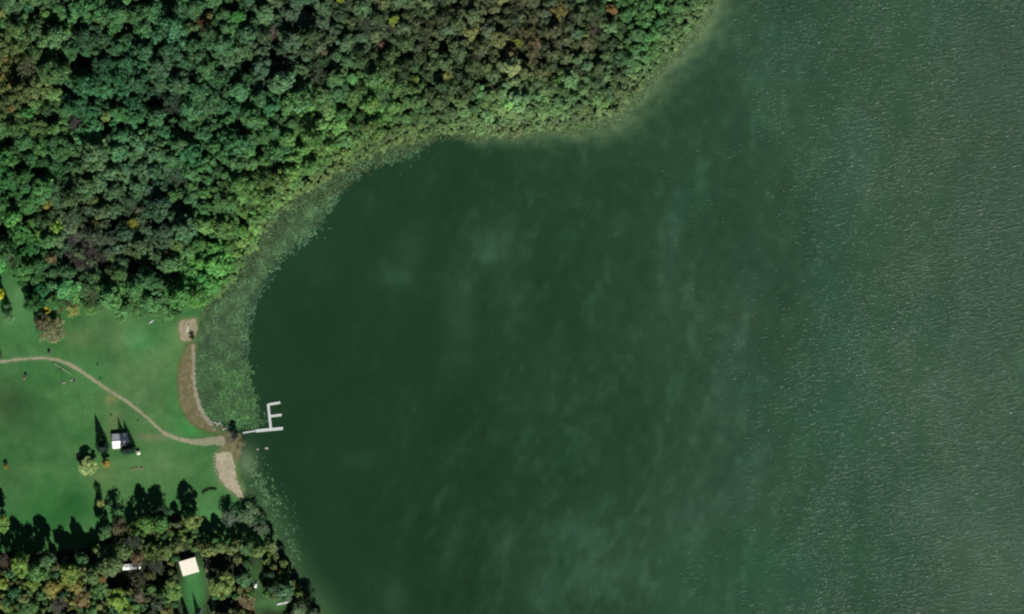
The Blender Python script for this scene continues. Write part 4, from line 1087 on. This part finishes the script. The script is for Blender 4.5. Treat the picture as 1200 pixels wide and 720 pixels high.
# ------------------------------------------------------------------ buildings
def gable_house(name, label, px, py, L_, W_, eave, ridge, rz, roofmat, over=.5, cat="building", wins=3, single=False):
    z = H(px, py)
    t = thing(name, label, cat, (X(px), Y(py), z), rz)
    w = MB()
    w.box((0, 0, eave / 2 - .1), (L_ - 2 * over, W_ - 2 * over, eave + .2))
    hl, hw = L_ / 2 - over, W_ / 2 - over
    rr = eave + (ridge - eave) * (hw / (W_ / 2))
    if not single:
        for s in (-1, 1):
            w.poly([(s * hl, -hw, eave), (s * hl, hw, eave), (s * hl, 0, ridge - .18), (s * (hl - .12), -hw, eave), (s * (hl - .12), hw, eave), (s * (hl - .12), 0, ridge - .18)], [(0, 1, 2), (5, 4, 3), (0, 3, 4, 1), (1, 4, 5, 2), (2, 5, 3, 0)])
    wall = w.build("wall", M['wall'], t)
    th = .14; n_seam = int(L_ / .9)
    if single: slopes = [(-W_ / 2, eave + .05, W_ / 2, ridge)]
    else: slopes = [(-W_ / 2, eave - .05, 0, ridge), (W_ / 2, eave - .05, 0, ridge)]
    for (y0, z0, y1, z1) in slopes:
        f = MB(); a = L_ / 2
        f.poly([(-a, y0, z0), (a, y0, z0), (a, y1, z1), (-a, y1, z1), (-a, y0, z0 + th), (a, y0, z0 + th), (a, y1, z1 + th), (-a, y1, z1 + th)],
               [(0, 1, 2, 3), (7, 6, 5, 4), (0, 4, 5, 1), (1, 5, 6, 2), (2, 6, 7, 3), (3, 7, 4, 0)])
        rf = f.build("roof_slope", roofmat, t)
        f = MB()
        for i in range(n_seam + 1):
            x = -a + .05 + i * (L_ - .1) / n_seam
            f.poly([(x - .03, y0, z0 + th), (x + .03, y0, z0 + th), (x + .03, y1, z1 + th), (x - .03, y1, z1 + th), (x - .03, y0, z0 + th + .05), (x + .03, y0, z0 + th + .05), (x + .03, y1, z1 + th + .05), (x - .03, y1, z1 + th + .05)],
                   [(7, 6, 5, 4), (0, 4, 5, 1), (1, 5, 6, 2), (2, 6, 7, 3), (3, 7, 4, 0)])
        f.build("seam", roofmat, rf)
    if not single: MB().box((0, 0, ridge + th + .02), (L_ + .04, .34, .07)).build("ridge_cap", roofmat, t)
    yw = -hw - .02
    MB().box((-hl * .1, yw, 1.02), (.95, .06, 2.05)).build("door", M['dark'], t)
    for i in range(wins):
        x = -hl * .7 + i * (1.4 * hl) / max(1, wins - 1)
        if abs(x + hl * .1) < .9: x += 1.3
        fr = MB().box((x, yw, 1.5), (1.1, .07, 1.0)).build("window", M['white_paint'], t)
        MB().box((x, yw - .03, 1.5), (.92, .05, .82)).build("pane", M['glass'], fr)
    return t
R8 = math.radians
gable_house("pavilion", "white gabled pavilion on the lawn, its far roof slope in blue shade", 141.5, 516.8, 11.4, 10.4, 2.6, 5.5, R8(4), M['white_roof'], wins=3)
ch = gable_house("house", "square cream roofed house in the gap of the southern wood", 222, 664, 11.9, 10.6, 4.0, 4.9, math.atan2(5.5, 19), M['cream_roof'], wins=3, single=True)
MB().tube((2.5, 2.6, 4.6), (2.5, 2.6, 5.6), .12).build("vent_pipe", M['dock_leg'], ch)
tr = gable_house("trailer_home", "long narrow white trailer under the trees of the southern wood", 154.5, 664, 12.6, 4.0, 2.9, 3.4, R8(5), M['white_roof'], over=.15, cat="trailer", wins=4)
for s in (-1.5, .5, 1.5):
    MB().box((s * 2.2, -.1, 3.55), (.8, .8, .35)).build("roof_vent", M['dock_leg'], tr)
# ------------------------------------------------------------------ vehicles
def car(label, px, py, rz, mat, L_=4.7, W_=1.85, hh=1.6, cat="car", name="parked_car"):
    t = thing(name, label, cat, (X(px), Y(py), H(px, py) + .08), rz)
    b = bmesh.new()
    prof = [(-L_ / 2, .35), (-L_ / 2, .85), (-L_ * .42, .98), (-L_ * .36, hh * .92), (-L_ * .26, hh), (L_ * .08, hh), (L_ * .24, 1.0), (L_ * .46, .86), (L_ / 2, .7), (L_ / 2, .35)]
    A = []; B = []
    for x, z in prof:
        k = .82 if z > 1.1 else 1.0
        A.append(b.verts.new((x, -W_ / 2 * k, z))); B.append(b.verts.new((x, W_ / 2 * k, z)))
    n = len(prof)
    for i in range(n): b.faces.new((A[i], A[(i + 1) % n], B[(i + 1) % n], B[i]))
    b.faces.new(A[::-1]); b.faces.new(B)
    bmesh.ops.bevel(b, geom=list(b.edges), offset=.05, segments=2, affect='EDGES'); m_ = MB(); m_.b.free(); m_.b = b
    m_.build("body", mat, t, smooth=True)
    MB().poly([(L_ * .085, -W_ * .38, hh + .0), (L_ * .085, W_ * .38, hh + .0), (L_ * .235, W_ * .42, 1.05), (L_ * .235, -W_ * .42, 1.05), (L_ * .09, -W_ * .38, hh + .02), (L_ * .09, W_ * .38, hh + .02), (L_ * .24, W_ * .42, 1.07), (L_ * .24, -W_ * .42, 1.07)],
              [(4, 5, 6, 7), (0, 3, 2, 1), (0, 4, 7, 3), (1, 2, 6, 5), (0, 1, 5, 4), (2, 3, 7, 6)]).build("windscreen", M['glass'], t)
    for sx in (-1, 1):
        for sy in (-1, 1):
            wp = MB().tube((sx * L_ * .32, sy * (W_ / 2 - .22), .33), (sx * L_ * .32, sy * (W_ / 2 + .01), .33), .33, n=16).build("wheel", M['rubber'], t)
            MB().tube((sx * L_ * .32, sy * (W_ / 2 - .18), .33), (sx * L_ * .32, sy * (W_ / 2 + .025), .33), .19, n=12).build("rim", M['dock_leg'], wp)
    for sy in (-1, 1):
        MB().box((L_ / 2 + .0, sy * W_ * .36, .68), (.08, .32, .14)).build("headlight", M['white_paint'], t)
    return t
car("dark van parked on the grass near the bottom edge right of the driveway", 266, 712, R8(5), M['van'], 5.2, 2.0, 1.9, "van", "parked_van")
car("silver car at the bottom edge on the shadowed lawn", 234, 718, R8(60), M['silver'])
car("white car parked between the rounded teal tree and the lakeside conifers", 300, 685, R8(78), M['white_paint'], 5.0)

# ------------------------------------------------------------------ small things on the grass
def boat(label, px, py, L_, W_, rz, mat, cat="canoe", name="canoe", upside=True):
    t = thing(name, label, cat, (X(px), Y(py), H(px, py)), rz)
    b = bmesh.new(); rings = []
    for i in range(9):
        u_ = -1 + i / 4; wv = W_ / 2 * (1 - abs(u_) ** 2.2) + .02; hv = .42 * (1 - .25 * abs(u_))
        rings.append([b.verts.new((u_ * L_ / 2, wv * math.cos(a_), (hv * math.sin(a_)) + .05)) for a_ in [math.pi * j / 6 for j in range(7)]])
    for r0, r1 in zip(rings, rings[1:]):
        for j in range(6): b.faces.new((r0[j], r0[j + 1], r1[j + 1], r1[j]))
    b.faces.new(rings[0]); b.faces.new(rings[-1][::-1])
    m_ = MB(); m_.b.free(); m_.b = b; h_ = m_.build("hull", mat, t, smooth=True)
    MB().box((0, 0, .49), (L_ * .9, .07, .06)).build("keel", mat, t)
    return t
boat("white canoe upturned on the grass at the forest edge", 177.5, 377, 4.4, .85, R8(38), M['white_paint'])
boat("pale canoe lying lengthwise on the sandy launch ramp", 219.5, 386, 6.6, .75, R8(72), M['white_paint'])
boat("short pale rowing boat at the upper left of the launch ramp", 217, 379, 3.4, .9, R8(80), M['edge'], "rowing boat", "rowing_boat")
boat("rusty red upturned boat in the shade of the forest edge", 164, 370, 8.5, 2.6, R8(4), M['red_wood'], "boat", "upturned_boat")
# rail
t = thing("rail_barrier", "long pale rail on posts beside the bend of the gravel path", "railing", (X(64), Y(426.5), H(70, 430)), math.atan2(Y(438) - Y(426.5), X(83) - X(64)))
MB().box((6.6, 0, .85), (13.3, .34, .16), bev=.03).build("rail", M['pipe'], t)
for i in range(5): MB().tube((.3 + i * 3.15, 0, -.2), (.3 + i * 3.15, 0, .78), .09).build("post", M['wood'], t)
def picnic(label, px, py, rz, mat=None):
    mat = mat or M['wood']
    t = thing("picnic_table", label, "picnic table", (X(px), Y(py), H(px, py)), rz, "picnic tables on the lawn")
    f = MB()
    for i in range(5): f.box((0, -.32 + i * .16, .75), (1.9, .14, .05))
    f.build("table_top", mat, t)
    for s in (-1, 1): MB().box((0, s * .72, .45), (1.9, .28, .05)).build("bench", mat, t)
    for s in (-1, 1):
        MB().box((s * .65, 0, .40), (.08, 1.5, .08)).tube((s * .65, -.3, .72), (s * .65, -.7, 0), .05).tube((s * .65, .3, .72), (s * .65, .7, 0), .05).build("leg", mat, t)
    return t
picnic("weathered picnic table on the lawn below the pavilion, left one of three", 155.5, 550.5, .1)
picnic("weathered picnic table on the lawn below the pavilion, middle one of three", 160.5, 549.2, .4)
picnic("weathered picnic table on the lawn below the pavilion, right one of three", 166, 549.2, -.1)
picnic("pale picnic table alone on the lawn below the path bend", 75, 448.8, .4, M['stone'])
picnic("pale picnic table beside a dark bin below the path bend", 84.6, 445.6, .3, M['stone'])
picnic("brown picnic table on worn grass in the left lawn", 28.5, 444, 1.0)
t = thing("canopy_tent", "small cream square canopy on the lawn right of the pavilion", "canopy", (X(162.6), Y(531), H(162.6, 531)), .2)
MB().poly([(-1.2, -1.2, 2.1), (1.2, -1.2, 2.1), (1.2, 1.2, 2.1), (-1.2, 1.2, 2.1), (0, 0, 2.7)], [(0, 1, 4), (1, 2, 4), (2, 3, 4), (3, 0, 4), (3, 2, 1, 0)]).build("canopy_cover", M['cream_roof'], t)
for sx in (-1.1, 1.1):
    for sy in (-1.1, 1.1): MB().tube((sx, sy, -.1), (sx, sy, 2.1), .03).build("leg", M['dock_leg'], t)
def bin_(label, px, py, r=.45, h=1.3):
    t = thing("litter_bin", label, "bin", (X(px), Y(py), H(px, py)), 0, "dark bins dotted over the lawn")
    MB().tube((0, 0, 0), (0, 0, h), r, r * 1.08, 12).build("drum", M['dark'], t)
    MB().tube((0, 0, h), (0, 0, h + .12), r * 1.15, r * .6, 12).build("lid", M['dark'], t)
bin_("dark bin above the bend of the gravel path", 58, 413.4, .8, 2.0)
bin_("dark bin against the lower side of the pale rail", 72, 434.2, .5, 1.3)
bin_("dark bin beside the pale picnic table below the path bend", 87, 447.6, .6, 1.4)
bin_("dark bin on the worn grass beside the brown picnic table", 30.5, 440.4, .8, 1.6)
bin_("dark bin above the middle of the path, upper of two", 114.7, 428.8, .4)
bin_("dark bin above the middle of the path, lower of two", 118, 444.2, .4)
bin_("dark bin on the brown lawn above the tall conifer shadow", 130.8, 487.2, .4)
bin_("dark bin between the pavilion and the path", 162, 494.2, .35)
# low leafy arc, added to stand in for a dark crescent shadow
V = MB()
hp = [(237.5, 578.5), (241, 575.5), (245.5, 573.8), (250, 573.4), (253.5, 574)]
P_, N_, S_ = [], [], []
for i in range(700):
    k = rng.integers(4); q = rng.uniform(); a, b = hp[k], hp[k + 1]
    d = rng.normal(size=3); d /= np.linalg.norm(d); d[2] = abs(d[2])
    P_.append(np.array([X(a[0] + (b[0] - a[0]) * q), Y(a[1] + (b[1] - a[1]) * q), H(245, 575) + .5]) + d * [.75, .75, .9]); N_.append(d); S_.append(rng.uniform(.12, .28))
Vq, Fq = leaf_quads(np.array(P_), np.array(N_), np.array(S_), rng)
hd = tag(link("shadow_hedge", mesh_from("shadow_hedge", Vq, Fq, M['reeds'], np.tile(lin((34, 56, 32)), (700, 1)) * rng.lognormal(0, .2, (700, 1)))), "added dark leafy arc standing in for a crescent shadow left of the beach", "shadow_hedge")
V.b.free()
